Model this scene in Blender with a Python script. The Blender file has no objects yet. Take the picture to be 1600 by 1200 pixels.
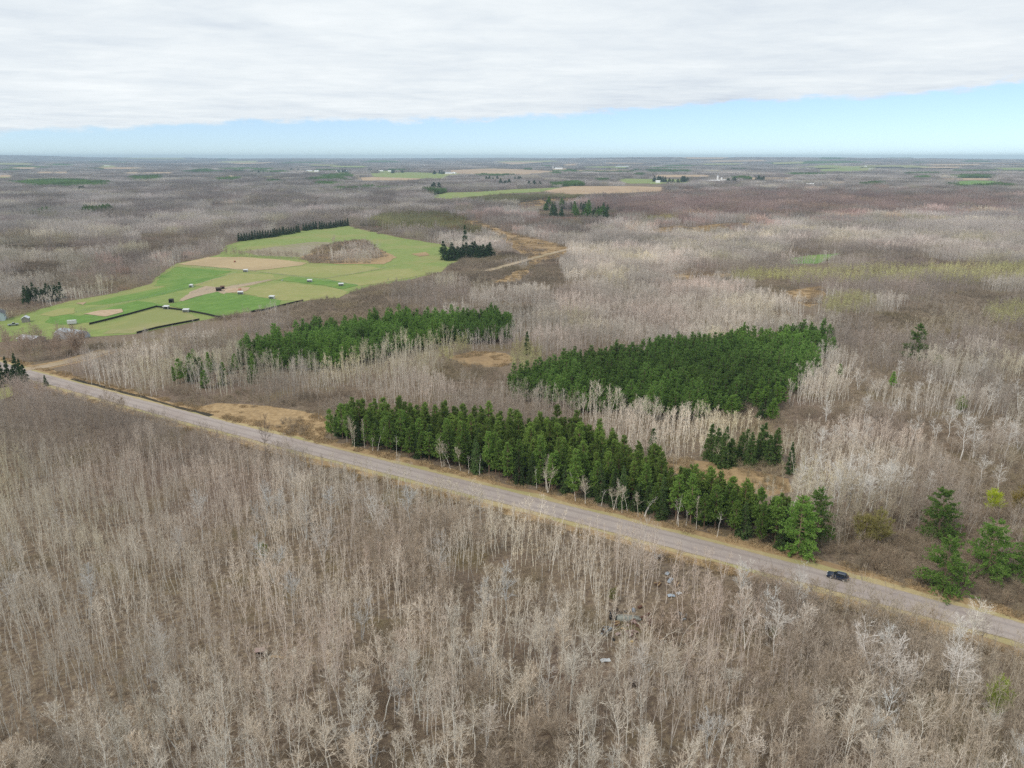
import bpy, math, random
import numpy as np
from mathutils import Vector
from mathutils.geometry import tessellate_polygon

SC = bpy.context.scene
COL = SC.collection
RAD = math.radians
# ------------------------------------------------------------------ camera
CAM_H = 90.0
FPX = 1130.0                      # focal length in photo pixels (photo 1600 x 1200)
HORIZON = 246.0
TH = math.atan((600 - HORIZON) / FPX)
cam_d = bpy.data.cameras.new('camera'); cam = bpy.data.objects.new('camera', cam_d); COL.objects.link(cam)
cam.location = (0, 0, CAM_H); cam.rotation_euler = (math.pi / 2 - TH, 0, 0)
cam_d.sensor_width = 36; cam_d.lens = 36 * FPX / 1600
cam_d.clip_start = 0.5; cam_d.clip_end = 90000
SC.camera = cam
# ------------------------------------------------------------------ light and sky
SUN_EL, SUN_AZ = RAD(48), RAD(-125)          # azimuth measured from +Y towards +X: the sun stands behind the camera's left
SC.view_settings.view_transform = 'Standard'; SC.view_settings.look = 'None'
SC.view_settings.gamma = 1.0; SC.view_settings.exposure = 0.42
sun_d = bpy.data.lights.new('sun', 'SUN'); sun = bpy.data.objects.new('sun', sun_d); COL.objects.link(sun)
sun_d.energy = 1.5; sun_d.angle = RAD(10); sun_d.color = (1, .95, .87)
sv = Vector((math.sin(SUN_AZ) * math.cos(SUN_EL), math.cos(SUN_AZ) * math.cos(SUN_EL), math.sin(SUN_EL)))
sun.rotation_euler = sv.to_track_quat('Z', 'Y').to_euler(); sun.location = (0, -50, 300)

W = bpy.data.worlds.new('World'); SC.world = W; W.use_nodes = True
nt = W.node_tree; nt.nodes.clear()
class G:                                       # tiny node-graph helper
    def __init__(s, t): s.t = t
    def n(s, typ, **k):
        nd = s.t.nodes.new(typ)
        for a, v in k.items():
            if a == 'ins':
                for i, x in v.items():
                    if hasattr(x, 'bl_idname') and 'Socket' in x.bl_idname: s.t.links.new(x, nd.inputs[i])
                    else: nd.inputs[i].default_value = x
            else: setattr(nd, a, v)
        return nd
    def m(s, op, a, b=0.0, c=0.0, clamp=False):
        return s.n('ShaderNodeMath', operation=op, use_clamp=clamp, ins={0: a, 1: b, 2: c}).outputs[0]
    def noise(s, vec, scale, det=4, rough=.55, dist=0.0):
        return s.n('ShaderNodeTexNoise', ins={'Vector': vec, 'Scale': scale, 'Detail': det, 'Roughness': rough, 'Distortion': dist}).outputs[0]
    def ramp(s, fac, stops):
        r = s.n('ShaderNodeValToRGB', ins={0: fac}); e = r.color_ramp.elements
        while len(e) < len(stops): e.new(.5)
        for k, (p, c) in enumerate(stops): e[k].position = p; e[k].color = (*c, 1) if len(c) == 3 else c
        return r.outputs[0]
    def mix(s, f, a, b, typ='MIX'):
        nd = s.n('ShaderNodeMix', data_type='RGBA', blend_type=typ)
        for i, x in ((0, f), (6, a), (7, b)):
            if hasattr(x, 'bl_idname'): s.t.links.new(x, nd.inputs[i])
            else: nd.inputs[i].default_value = (*x, 1) if isinstance(x, tuple) and len(x) == 3 else x
        return nd.outputs[2]
    def rng(s, v, a, b, c=0.0, d=1.0, smooth=True):
        return s.n('ShaderNodeMapRange', interpolation_type='SMOOTHSTEP' if smooth else 'LINEAR', ins={0: v, 1: a, 2: b, 3: c, 4: d}).outputs[0]
    def comb(s, x, y, z=0.0): return s.n('ShaderNodeCombineXYZ', ins={0: x, 1: y, 2: z}).outputs[0]

def build_world():
    g = G(nt)
    sky = g.n('ShaderNodeTexSky', sky_type='NISHITA', sun_disc=False, sun_elevation=SUN_EL, sun_rotation=SUN_AZ, air_density=1.0, dust_density=.6, ozone_density=1.6)
    d = g.n('ShaderNodeTexCoord').outputs['Generated']
    sp = g.n('ShaderNodeSeparateXYZ', ins={0: d})
    x, y, z = sp.outputs
    g.t.links.new(g.comb(x, y, g.m('ADD', g.m('MULTIPLY', z, 1.2), .055)), sky.inputs[0])      # clear air: the blue reaches down to the horizon
    bg_sky = g.n('ShaderNodeBackground', ins={0: g.mix(1.0, sky.outputs[0], (.80, .83, .905), 'MULTIPLY'), 1: .15})
    el = g.m('MULTIPLY', g.m('ARCSINE', z), 57.2958)
    az = g.m('MULTIPLY', g.m('ARCTAN2', x, y), 57.2958)
    fc = g.n('ShaderNodeFloatCurve', ins={1: g.rng(az, -60, 60, 0, 1, False)})
    cv = fc.mapping.curves[0]
    pts = [(-60, .9), (-34, 1.40), (-26, 1.85), (-18.5, 2.35), (-9.6, 2.55), (-4.8, 2.5), (0, 2.8), (7.3, 3.1), (9.5, 3.4), (20.4, 3.8), (27, 4.0), (34, 4.4), (60, 6)]
    pts = [((a + 60) / 120, e / 10) for a, e in pts]
    while len(cv.points) < len(pts): cv.points.new(.5, .5)
    for p, q in zip(cv.points, pts): p.location = q; p.handle_type = 'AUTO_CLAMPED'
    fc.mapping.update()
    edge = g.m('MULTIPLY', fc.outputs[0], 10.0)
    # ragged border
    w = g.noise(g.comb(g.m('MULTIPLY', az, .22), g.m('MULTIPLY', el, .9)), 1.0, 5, .6)
    edge = g.m('ADD', edge, g.m('MULTIPLY', g.m('SUBTRACT', w, .5), 1.5))
    w2 = g.noise(g.comb(g.m('MULTIPLY', az, .9), g.m('MULTIPLY', el, 2.4)), 1.0, 5, .65)
    edge = g.m('ADD', edge, g.m('MULTIPLY', g.m('SUBTRACT', w2, .5), .7))
    mask = g.rng(g.m('SUBTRACT', el, edge), -.16, .34)
    # the deck seen from below: a plane overhead, so its pattern crowds together towards the horizon
    zz = g.m('MAXIMUM', g.m('ADD', z, .035), .02)
    px_, py_ = g.m('DIVIDE', x, zz), g.m('DIVIDE', y, zz)
    pv = g.comb(px_, g.m('MULTIPLY', py_, 1.0))
    n1 = g.noise(pv, .40, 4, .5, .6)
    pv2 = g.comb(g.m('MULTIPLY', px_, .85), g.m('MULTIPLY', py_, 1.1))
    n2 = g.noise(pv2, 1.5, 6, .6, .5)
    n3 = g.noise(g.comb(px_, g.m('MULTIPLY', py_, 1.2)), 4.0, 5, .62, .3)
    t = g.m('ADD', g.m('ADD', g.m('MULTIPLY', n1, .50), g.m('MULTIPLY', n2, .33)), g.m('MULTIPLY', n3, .17))
    above = g.m('SUBTRACT', el, edge)
    right = g.rng(az, -14, 24)
    under = g.m('MULTIPLY', g.rng(above, 0.0, 2.6, 1, 0), right)              # the thick grey-blue lip of the deck
    t = g.m('SUBTRACT', t, g.m('MULTIPLY', under, .10))
    t = g.m('SUBTRACT', t, g.m('MULTIPLY', right, .02))
    col = g.ramp(t, [(.28, (.49, .545, .615)), (.42, (.60, .648, .69)), (.54, (.675, .715, .74)), (.66, (.745, .777, .795))])
    bg_cl = g.n('ShaderNodeBackground', ins={0: col, 1: .98})
    mx = g.n('ShaderNodeMixShader', ins={0: mask, 1: bg_sky.outputs[0], 2: bg_cl.outputs[0]})
    g.n('ShaderNodeOutputWorld', ins={0: mx.outputs[0]})
build_world()
SC.cycles.max_bounces = 7; SC.cycles.diffuse_bounces = 5; SC.cycles.transmission_bounces = 5; SC.cycles.volume_bounces = 0
SC.cycles.use_denoising = False

# ------------------------------------------------------------------ projection helpers
CT, ST = math.cos(TH), math.sin(TH)
def at(u, v):
    """ground point (z = 0) that the photo's pixel (u, v) looks at"""
    a, b = (u - 800) / FPX, (600 - v) / FPX
    t = CAM_H / (ST - b * CT)
    return np.array([a * t, (CT + b * ST) * t])
def pix(x, y, z=0.0):
    x, y, z = np.asarray(x, float), np.asarray(y, float), np.asarray(z, float) - CAM_H
    dep = y * CT - z * ST
    return 800 + FPX * x / dep, 600 - FPX * (y * ST + z * CT) / dep
def in_poly(u, v, poly):
    P = np.asarray(poly, float); u = np.asarray(u, float); v = np.asarray(v, float)
    r = np.zeros(u.shape, bool); n = len(P); j = n - 1
    for i in range(n):
        (xi, yi), (xj, yj) = P[i], P[j]
        if yi != yj: r ^= ((yi > v) != (yj > v)) & (u < (xj - xi) * (v - yi) / (yj - yi) + xi)
        j = i
    return r
def hash2(i, j, s):
    h = (i.astype(np.int64) * 374761393 + j.astype(np.int64) * 668265263 + s * 974711) & 0x7fffffff
    h = ((h ^ (h >> 13)) * 1274126177) & 0x7fffffff
    return ((h ^ (h >> 16)) & 0xffffff) / float(0xffffff)
def vnoise(x, y, sc, s=0):
    x, y = np.asarray(x, float) / sc, np.asarray(y, float) / sc
    i, j = np.floor(x), np.floor(y); fx, fy = x - i, y - j
    fx, fy = fx * fx * (3 - 2 * fx), fy * fy * (3 - 2 * fy)
    a, b, c, d = hash2(i, j, s), hash2(i + 1, j, s), hash2(i, j + 1, s), hash2(i + 1, j + 1, s)
    return (a * (1 - fx) + b * fx) * (1 - fy) + (c * (1 - fx) + d * fx) * fy
def fbm(x, y, sc, s=0):
    return (vnoise(x, y, sc, s) + .5 * vnoise(x, y, sc / 2.1, s + 1) + .25 * vnoise(x, y, sc / 4.3, s + 2)) / 1.75
def terrain(x, y):
    x, y = np.asarray(x, float), np.asarray(y, float)
    r = np.hypot(x, y)
    k = np.clip((r - 5500) / 7000, 0, 1); k = k * k * (3 - 2 * k)
    z = k * (fbm(x, y, 5200, 5) - .42) * 130 + k * (vnoise(x, y, 1500, 9) - .5) * 22
    hx, hy = (x - 3400) / 2900, (y - 13500) / 1800
    z = z + k * 45 * np.exp(-hx * hx - hy * hy)
    q = np.clip((r - 12000) / 7000, 0, 1); z = z + q * q * (3 - 2 * q) * (36 + 22 * vnoise(x, y, 3300, 15))      # low far hills close the view
    return z

# ------------------------------------------------------------------ materials
MATS = {}
def mat(name, rough=.85):
    m = bpy.data.materials.new(name); m.use_nodes = True
    g = G(m.node_tree); b = m.node_tree.nodes['Principled BSDF']; b.inputs['Roughness'].default_value = rough
    b.inputs['Specular IOR Level'].default_value = .25
    MATS[name] = m
    return m, g, b
def plain(name, c, rough=.7, var=.12, scale=3.0, metal=0.0, spec=.3):
    m, g, b = mat(name, rough)
    o = g.n('ShaderNodeTexCoord').outputs['Object']
    f = g.noise(o, scale, 4, .6)
    g.t.links.new(g.mix(f, tuple(x * (1 - var) for x in c), tuple(min(1, x * (1 + var)) for x in c)), b.inputs[0])
    b.inputs['Metallic'].default_value = metal; b.inputs['Specular IOR Level'].default_value = spec
    return m
def veg(name, c1, c2, inst, rough=.9, spread=.25, band=None):
    """bark, twigs or needles; a tint comes from the object's colour or from the scattered clump"""
    m, g, b = mat(name, rough)
    b.inputs['Specular IOR Level'].default_value = .1
    isl = g.n('ShaderNodeNewGeometry').outputs['Random Per Island']
    c = g.mix(isl, c1, c2)
    if band:                                    # bark that darkens and cracks, by its own pattern
        o = g.n('ShaderNodeTexCoord').outputs['Object']
        f = g.rng(g.noise(g.n('ShaderNodeMapping', ins={0: o, 3: (1, 1, .35)}).outputs[0], 2.4, 4, .7), .5, .68)
        c = g.mix(f, c, band)
    if inst: tint = g.n('ShaderNodeAttribute', attribute_type='INSTANCER', attribute_name='tint').outputs['Color']
    else: tint = g.n('ShaderNodeObjectInfo').outputs['Color']
    c = g.mix(1.0, c, tint, 'MULTIPLY')
    g.t.links.new(c, b.inputs[0])
    if name.split('_')[0] in ('pine', 'spruce', 'willow') and 'twig' in name:      # thin needles and leaves let light through
        tr = g.n('ShaderNodeBsdfTranslucent', ins={0: c}); mx = g.n('ShaderNodeMixShader', ins={0: .5, 1: b.outputs[0], 2: tr.outputs[0]})
        g.t.links.new(mx.outputs[0], m.node_tree.nodes['Material Output'].inputs[0])
    return m
PAL = {  # kind: (twig c1, twig c2, bark c1, bark c2, dark bark patch)
    'aspen': ((.46, .40, .325), (.66, .595, .50), (.58, .545, .475), (.76, .72, .645), (.26, .23, .195)),
    'mixed': ((.29, .238, .19), (.465, .40, .33), (.32, .275, .235), (.48, .435, .38), (.15, .125, .11)),
    'birch': ((.60, .56, .51), (.78, .745, .69), (.72, .70, .66), (.82, .80, .76), (.16, .145, .125)),
    'brush': ((.215, .168, .120), (.39, .322, .235), (.22, .18, .15), (.34, .29, .245), None),
    'larch': ((.38, .36, .165), (.55, .525, .25), (.25, .21, .16), (.36, .31, .24), None),
    'pine': ((.115, .225, .050), (.27, .40, .10), (.15, .10, .075), (.24, .17, .13), None),
    'spruce': ((.062, .118, .044), (.145, .215, .076), (.12, .095, .075), (.20, .16, .13), None),
    'dry': ((.36, .265, .155), (.54, .42, .26), (.3, .2, .1), (.4, .3, .2), None),
    'willow': ((.37, .40, .085), (.53, .53, .15), (.27, .24, .17), (.4, .36, .27), None),
}
for k, (a, b_, c, d, bd) in PAL.items():
    for inst in (0, 1):
        veg(f'{k}_twig_{inst}', a, b_, inst)
        veg(f'{k}_bark_{inst}', c, d, inst, band=bd)

def ground_material():
    m, g, b = mat('forest_floor', .95)
    o = g.n('ShaderNodeTexCoord').outputs['Object']
    a = g.noise(o, .045, 6, .62); f = g.noise(o, .9, 6, .7); h = g.noise(o, .013, 4, .55)
    c = g.ramp(f, [(.28, (.075, .054, .038)), (.45, (.150, .110, .077)), (.58, (.225, .172, .116)), (.72, (.37, .295, .19))])
    c = g.mix(g.m('MULTIPLY', g.rng(a, .50, .68), .65), c, (.150, .118, .052))
    c = g.mix(g.m('MULTIPLY', g.rng(h, .48, .66), .5), c, (.155, .105, .085))
    g.t.links.new(c, b.inputs[0])
    bp = g.n('ShaderNodeBump', ins={0: .6, 1: .25, 'Height': f}); g.t.links.new(bp.outputs[0], b.inputs['Normal'])
    return m
def sheet_material(name, c1, c2, c3=None, fine=.35, stripes=None, coarse=.02):
    m, g, b = mat(name, .95)
    o = g.n('ShaderNodeTexCoord').outputs['Object']
    f = g.noise(o, fine, 6, .68); h = g.noise(o, coarse, 5, .6)
    c = g.mix(g.rng(f, .3, .72), c1, c2)
    if c3: c = g.mix(g.m('MULTIPLY', g.rng(h, .46, .64), .75), c, c3)
    if stripes:
        ang, per, col, amt = stripes
        mp = g.n('ShaderNodeMapping', ins={0: o, 2: (0, 0, ang)}).outputs[0]
        s = g.n('ShaderNodeSeparateXYZ', ins={0: mp}).outputs[0]
        s = g.m('ADD', s, g.m('MULTIPLY', g.noise(o, .06, 3), 3.0))
        w = g.m('ADD', g.m('MULTIPLY', g.m('SINE', g.m('MULTIPLY', s, 6.2832 / per)), .5), .5)
        c = g.mix(g.m('MULTIPLY', w, amt), c, col)
    g.t.links.new(c, b.inputs[0])
    return m
def road_material():
    m, g, b = mat('red_gravel_asphalt', .9)
    u = g.n('ShaderNodeAttribute', attribute_name='across').outputs['Fac']      # 0 at one edge, 1 at the other
    o = g.n('ShaderNodeTexCoord').outputs['Object']
    f = g.noise(o, 1.6, 6, .7); l = g.noise(o, .07, 4, .6)
    c = g.mix(f, (.31, .262, .236), (.42, .362, .325))
    c = g.mix(g.m('MULTIPLY', g.rng(l, .42, .62), .4), c, (.29, .232, .205))
    tr = g.m('ADD', g.rng(g.m('ABSOLUTE', g.m('SUBTRACT', u, .27)), .02, .1, 1, 0), g.rng(g.m('ABSOLUTE', g.m('SUBTRACT', u, .72)), .02, .1, 1, 0))
    c = g.mix(g.m('MULTIPLY', tr, .38), c, (.22, .18, .17))
    e = g.rng(g.m('ABSOLUTE', g.m('SUBTRACT', u, .5)), .40, .5)
    c = g.mix(g.m('MULTIPLY', e, g.rng(g.noise(o, .5, 5, .7), .35, .6)), c, (.32, .26, .185))
    cr = g.n('ShaderNodeTexVoronoi', feature='DISTANCE_TO_EDGE', ins={'Vector': g.n('ShaderNodeMapping', ins={0: o, 3: (1, 1, 1)}).outputs[0], 'Scale': .16}).outputs[0]
    c = g.mix(g.m('MULTIPLY', g.rng(cr, .0, .012, 1, 0), .35), c, (.13, .11, .108))
    g.t.links.new(c, b.inputs[0]); return m
ground_material(); road_material()
sheet_material('dry_marsh', (.27, .18, .09), (.44, .31, .165), (.22, .145, .08), .5)
sheet_material('verge_tan', (.28, .185, .095), (.43, .305, .16), (.24, .16, .09), .8, coarse=.05)
sheet_material('verge_green', (.36, .285, .145), (.45, .36, .20), (.30, .275, .115), .8, coarse=.05)
sheet_material('grass_bright', (.10, .20, .034), (.155, .265, .052), (.20, .265, .066), .12, (.35, 7.0, (.10, .18, .036), .4))
sheet_material('grass_mid', (.17, .235, .060), (.245, .295, .086), (.28, .265, .10), .12, (.5, 8.0, (.19, .22, .07), .4))
sheet_material('grass_pale', (.245, .26, .085), (.325, .31, .12), (.22, .265, .07), .12, (.35, 7.0, (.27, .245, .10), .45))
sheet_material('grass_olive', (.24, .235, .095), (.30, .28, .125), (.21, .24, .075), .15)
sheet_material('stubble', (.40, .30, .165), (.50, .385, .225), (.35, .265, .15), .2, (1.1, 9.0, (.36, .27, .155), .5))
sheet_material('stubble_far', (.38, .27, .165), (.47, .34, .21), (.33, .22, .15), .02, None, .004)
sheet_material('grey_tilled', (.25, .215, .145), (.32, .275, .185), (.24, .235, .10), .2, (-.55, 7.0, (.21, .18, .13), .4))
sheet_material('bare_earth', (.38, .27, .17), (.50, .38, .26), (.31, .22, .13), .3)
sheet_material('dirt_track', (.33, .25, .17), (.43, .34, .24), (.30, .24, .14), .6)
sheet_material('ditch_water', (.03, .026, .018), (.055, .045, .03), (.09, .07, .04), 1.0)
plain('white_sheet', (.56, .57, .57), .5); plain('pale_blue_sheet', (.34, .39, .44), .45, .15, .6)
plain('black_fabric', (.018, .018, .02), .8); plain('dark_wood', (.085, .06, .045), .85); plain('grey_wood', (.27, .25, .225), .85, .25)
plain('tan_wood', (.34, .235, .125), .8, .25); plain('galvanised', (.38, .41, .44), .4, .12, 1.0, .3); plain('rust', (.13, .068, .045), .9, .4)
plain('grey_steel', (.33, .35, .36), .45, .2, 2.0, .4); plain('red_paint', (.42, .06, .04), .5); plain('navy_paint', (.006, .016, .042), .18, .1, 3, 0, .6)
plain('car_glass', (.012, .016, .02), .05, .1, 3, 0, .8); plain('tyre_rubber', (.02, .02, .02), .9); plain('rim_alloy', (.55, .56, .57), .3, .05, 3, .7)
plain('lamp_red', (.35, .02, .015), .25); plain('lamp_clear', (.75, .77, .78), .15); plain('house_blue', (.50, .58, .64), .7); plain('roof_dark', (.11, .11, .12), .8)
plain('roof_light', (.55, .58, .62), .5, .2, .5); plain('barn_white', (.80, .80, .79), .6); plain('barn_red', (.25, .07, .055), .7); plain('yellow_plastic', (.45, .30, .07), .5)
plain('blue_plastic', (.13, .20, .29), .5); plain('pink_scrap', (.36, .26, .23), .7, .3); plain('green_grey_hull', (.24, .25, .22), .6, .3); plain('rock_pale', (.5, .47, .42), .9, .2)

# ------------------------------------------------------------------ mesh helpers
class MB:
    def __init__(s): s.v = []; s.f = []; s.n = 0
    def add(s, V, F):
        V = np.asarray(V, float).reshape(-1, 3)
        F = np.asarray(F, int)
        if len(V) == 0: return
        s.v.append(V); s.f.append(F + s.n); s.n += len(V)
    def merge(s, o, M=None, loc=(0, 0, 0)):
        for V, F in o.raw():
            s.add((V @ M.T if M is not None else V) + np.asarray(loc), F)
    def raw(s):
        k = 0
        for V, F in zip(s.v, s.f):
            yield V, F - k
            k += len(V)
    def mesh(s, name, mats, smooth=False):
        return make_mesh(name, [(s, m) for m in [mats]], smooth)
def make_mesh(name, parts, smooth=False):
    """parts: [(MB, material name)] -> one mesh"""
    V, loops, starts, tots, mi = [], [], [], [], []
    off = 0; lo = 0
    me = bpy.data.meshes.new(name)
    for k, (mb, mname) in enumerate(parts):
        me.materials.append(MATS[mname])
        for v in mb.v: V.append(v)
        for f in mb.f:
            n, w = f.shape
            loops.append((f + off).ravel()); starts.append(lo + np.arange(n) * w); tots.append(np.full(n, w)); mi.append(np.full(n, k))
            lo += n * w
        off += mb.n
    V = np.concatenate(V); loops = np.concatenate(loops); starts = np.concatenate(starts); mi = np.concatenate(mi)
    me.vertices.add(len(V)); me.vertices.foreach_set('co', V.astype(np.float32).ravel())
    me.loops.add(len(loops)); me.loops.foreach_set('vertex_index', loops.astype(np.int32))
    me.polygons.add(len(starts)); me.polygons.foreach_set('loop_start', starts.astype(np.int32))
    me.polygons.foreach_set('material_index', mi.astype(np.int32))
    me.polygons.foreach_set('use_smooth', np.full(len(starts), smooth))
    me.update(calc_edges=True); me.validate()
    return me
UP = np.array([0, 0, 1.0])
def nrm(v): return v / np.maximum(np.linalg.norm(v, axis=-1, keepdims=True), 1e-9)
def frame(d):
    a = np.where(np.abs(d[:, 2:3]) > .9, np.array([[1.0, 0, 0]]), np.array([[0, 0, 1.0]]))
    s = nrm(np.cross(d, a)); return s, np.cross(s, d)
def tubes(mb, P0, P1, r0, r1, sides=3):
    n = len(P0)
    if n == 0: return
    s, t = frame(nrm(P1 - P0))
    r0 = np.broadcast_to(r0, (n,))[:, None, None]; r1 = np.broadcast_to(r1, (n,))[:, None, None]
    a = np.arange(sides) * 2 * math.pi / sides
    ring = s[:, None, :] * np.cos(a)[None, :, None] + t[:, None, :] * np.sin(a)[None, :, None]
    V = np.concatenate([P0[:, None] + ring * r0, P1[:, None] + ring * r1], 1).reshape(-1, 3)
    k = np.arange(sides); k2 = (k + 1) % sides
    q = np.stack([k, k2, k2 + sides, k + sides], 1)
    F = (q[None] + (np.arange(n) * 2 * sides)[:, None, None]).reshape(-1, 4)
    mb.add(V, F)
def polytube(mb, P, R, sides=5):
    P = np.asarray(P, float); n = len(P)
    d = nrm(np.gradient(P, axis=0)); s, t = frame(d)
    s = nrm(s); a = np.arange(sides) * 2 * math.pi / sides
    V = (P[:, None] + (s[:, None] * np.cos(a)[None, :, None] + t[:, None] * np.sin(a)[None, :, None]) * np.asarray(R)[:, None, None]).reshape(-1, 3)
    k = np.arange(sides); k2 = (k + 1) % sides
    F = np.concatenate([np.stack([k, k2, k2 + sides, k + sides], 1) + i * sides for i in range(n - 1)])
    mb.add(V, F)
def slivers(mb, P0, P1, w, rng):
    n = len(P0)
    if n == 0: return
    d = nrm(P1 - P0); s, t = frame(d)
    a = rng.uniform(0, math.pi, (n, 1)); q = s * np.cos(a) + t * np.sin(a)
    w = np.broadcast_to(w, (n,))[:, None]
    V = np.stack([P0 - q * w / 2, P0 + q * w / 2, P1], 1).reshape(-1, 3)
    mb.add(V, np.arange(n * 3).reshape(-1, 3))
def box(mb, c, s, rz=0.0, taper=1.0):
    x, y, z = (k / 2 for k in s)
    V = np.array([[-x, -y, -z], [x, -y, -z], [x, y, -z], [-x, y, -z], [-x * taper, -y * taper, z], [x * taper, -y * taper, z], [x * taper, y * taper, z], [-x * taper, y * taper, z]])
    R = np.array([[math.cos(rz), -math.sin(rz), 0], [math.sin(rz), math.cos(rz), 0], [0, 0, 1]])
    mb.add(V @ R.T + np.asarray(c), [[0, 3, 2, 1], [4, 5, 6, 7], [0, 1, 5, 4], [1, 2, 6, 5], [2, 3, 7, 6], [3, 0, 4, 7]])
def prism(mb, outline, y0, y1, y0s=None):
    """side outline (x, z) extruded along y"""
    n = len(outline); P = np.asarray(outline, float)
    V = np.concatenate([np.c_[P[:, 0], np.full(n, y0), P[:, 1]], np.c_[P[:, 0], np.full(n, y1), P[:, 1]]])
    k = np.arange(n); k2 = (k + 1) % n
    mb.add(V, np.stack([k, k2, k2 + n, k + n], 1))
    tri = np.array(tessellate_polygon([[Vector((p[0], p[1], 0)) for p in P]]))
    mb.add(V, tri); mb.add(V, tri[:, ::-1] + n)
def disc(mb, c, r, w, n=20, ri=0.0):
    """a wheel-like drum whose axis is y"""
    a = np.arange(n) * 2 * math.pi / n
    C = np.c_[np.cos(a) * r, np.zeros(n), np.sin(a) * r]
    V = np.concatenate([C + [0, -w / 2, 0], C + [0, w / 2, 0], [[0, -w / 2, 0]], [[0, w / 2, 0]]]) + np.asarray(c)
    k = np.arange(n); k2 = (k + 1) % n
    mb.add(V, np.stack([k, k2, k2 + n, k + n], 1))
    mb.add(V, np.concatenate([np.stack([k2, k, np.full(n, 2 * n)], 1), np.stack([k + n, k2 + n, np.full(n, 2 * n + 1)], 1)]))

# ------------------------------------------------------------------ object helpers
def tag(o, label=None, cat=None, group=None, kind=None):
    if label: o['label'] = label
    if cat: o['category'] = cat
    if group: o['group'] = group
    if kind: o['kind'] = kind
    return o
def link(name, me, parent=None, loc=(0, 0, 0), rz=0.0):
    o = bpy.data.objects.new(name, me); COL.objects.link(o)
    o.location = loc; o.rotation_euler = (0, 0, rz)
    if parent: o.parent = parent
    return o
def thing(name, label, cat, loc=(0, 0, 0), rz=0.0, group=None):
    return tag(link(name, None, None, loc, rz), label, cat, group)
def part(name, mb, m, parent, smooth=False, loc=(0, 0, 0)):
    return link(name, make_mesh(name, [(mb, m)], smooth), parent, loc)
def dup(root, loc, rz, scale, label, group, color=(1, 1, 1, 1)):
    r = root.copy(); COL.objects.link(r); r.location = loc; r.rotation_euler = (0, 0, rz); r.scale = scale
    r['label'] = label
    if group: r['group'] = group
    elif 'group' in r: del r['group']
    r.color = color
    for ch in root.children:
        c = ch.copy(); COL.objects.link(c); c.parent = r; c.color = color
    return r

# ------------------------------------------------------------------ plants
def bare_tree(seed, H, r0=.1, t0=.35, n1=22, len1=.2, el=(25, 60), n2=5, n3=3, tw=.035, lean=.03, wig=.012, stems=1, lod=0, spread=0.0, curve=0.0):
    """a leafless broadleaf tree; returns trunk and crown meshes-to-be"""
    rng = np.random.default_rng(seed); tr, cr = MB(), MB()
    for s in range(stems):
        h = H * (1 if s == 0 else rng.uniform(.72, 1))
        K = 9 if lod == 0 else 4
        t = np.linspace(0, 1, K); a0 = rng.uniform(0, 6.28) if stems == 1 else s * 6.28 / stems + rng.uniform(-.5, .5)
        ln = lean * rng.uniform(.4, 1.4) + (spread * rng.uniform(.7, 1.2) if stems > 1 else 0)
        w = np.cumsum(rng.normal(0, wig * h, (K, 2)), 0) * t[:, None] ** .5
        off = (t ** (1 + curve))[:, None] * np.array([math.cos(a0), math.sin(a0)]) * ln * h
        bend = 1 - curve * .35 * t ** 2
        P = np.c_[off + w, h * t * bend]
        if lod <= 1: polytube(tr, P, r0 * (1 - t * .9) * (1.0 if s == 0 else .8), 5 if lod == 0 else 3)
        else: slivers(tr, P[:1].repeat(2, 0), P[-1:].repeat(2, 0), r0 * 2.4, rng)
        n = n1 if stems == 1 else max(6, int(n1 / stems * 1.25))
        tt = t0 + (1 - t0) * np.sort(rng.uniform(0, 1, n) ** .85) * .985
        B = np.stack([np.interp(tt, t, P[:, k]) for k in range(3)], 1)
        az = np.arange(n) * 2.4 + rng.uniform(-.6, .6, n); e = np.radians(rng.uniform(el[0], el[1], n) + (tt - .6) * 25)
        L = len1 * h * (np.clip((1 - tt) / (1 - t0), 0, 1) ** .55 * .85 + .2) * rng.uniform(.6, 1.25, n) * np.clip((tt - t0) / .12 + .45, 0, 1)
        D = np.stack([np.cos(az) * np.cos(e), np.sin(az) * np.cos(e), np.sin(e)], 1)
        M = B + D * (L * .5)[:, None]; D2 = nrm(D + UP * .28 + rng.normal(0, .16, (n, 3))); E = M + D2 * (L * .5)[:, None]
        rb = r0 * (1 - tt * .82) * .55
        if lod == 0:
            tubes(cr, B, M, rb, rb * .5); tubes(cr, M, E, rb * .5, rb * .1)
        else:
            slivers(cr, B, E, tw * 1.3, rng)
        if n2:
            i = np.repeat(np.arange(n), n2); u = rng.uniform(.18, 1, len(i))[:, None]
            Q = np.where(u < .5, B[i] + (M - B)[i] * u * 2, M[i] + (E - M)[i] * (u - .5) * 2)
            D3 = nrm(D[i] + rng.normal(0, .44, (len(i), 3)) + UP * .25); L3 = (L[i] * rng.uniform(.25, .62, len(i)))
            T = Q + D3 * L3[:, None]; slivers(cr, Q, T, tw * 1.25, rng)
            if n3:
                j = np.repeat(np.arange(len(i)), n3); v = rng.uniform(.1, 1, len(j))[:, None]
                Q2 = Q[j] + (T - Q)[j] * v; D4 = nrm(D3[j] + rng.normal(0, .46, (len(j), 3)) + UP * .22)
                slivers(cr, Q2, Q2 + D4 * (L3[j] * rng.uniform(.3, .75, len(j)))[:, None], tw, rng)
    return tr, cr
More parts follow.
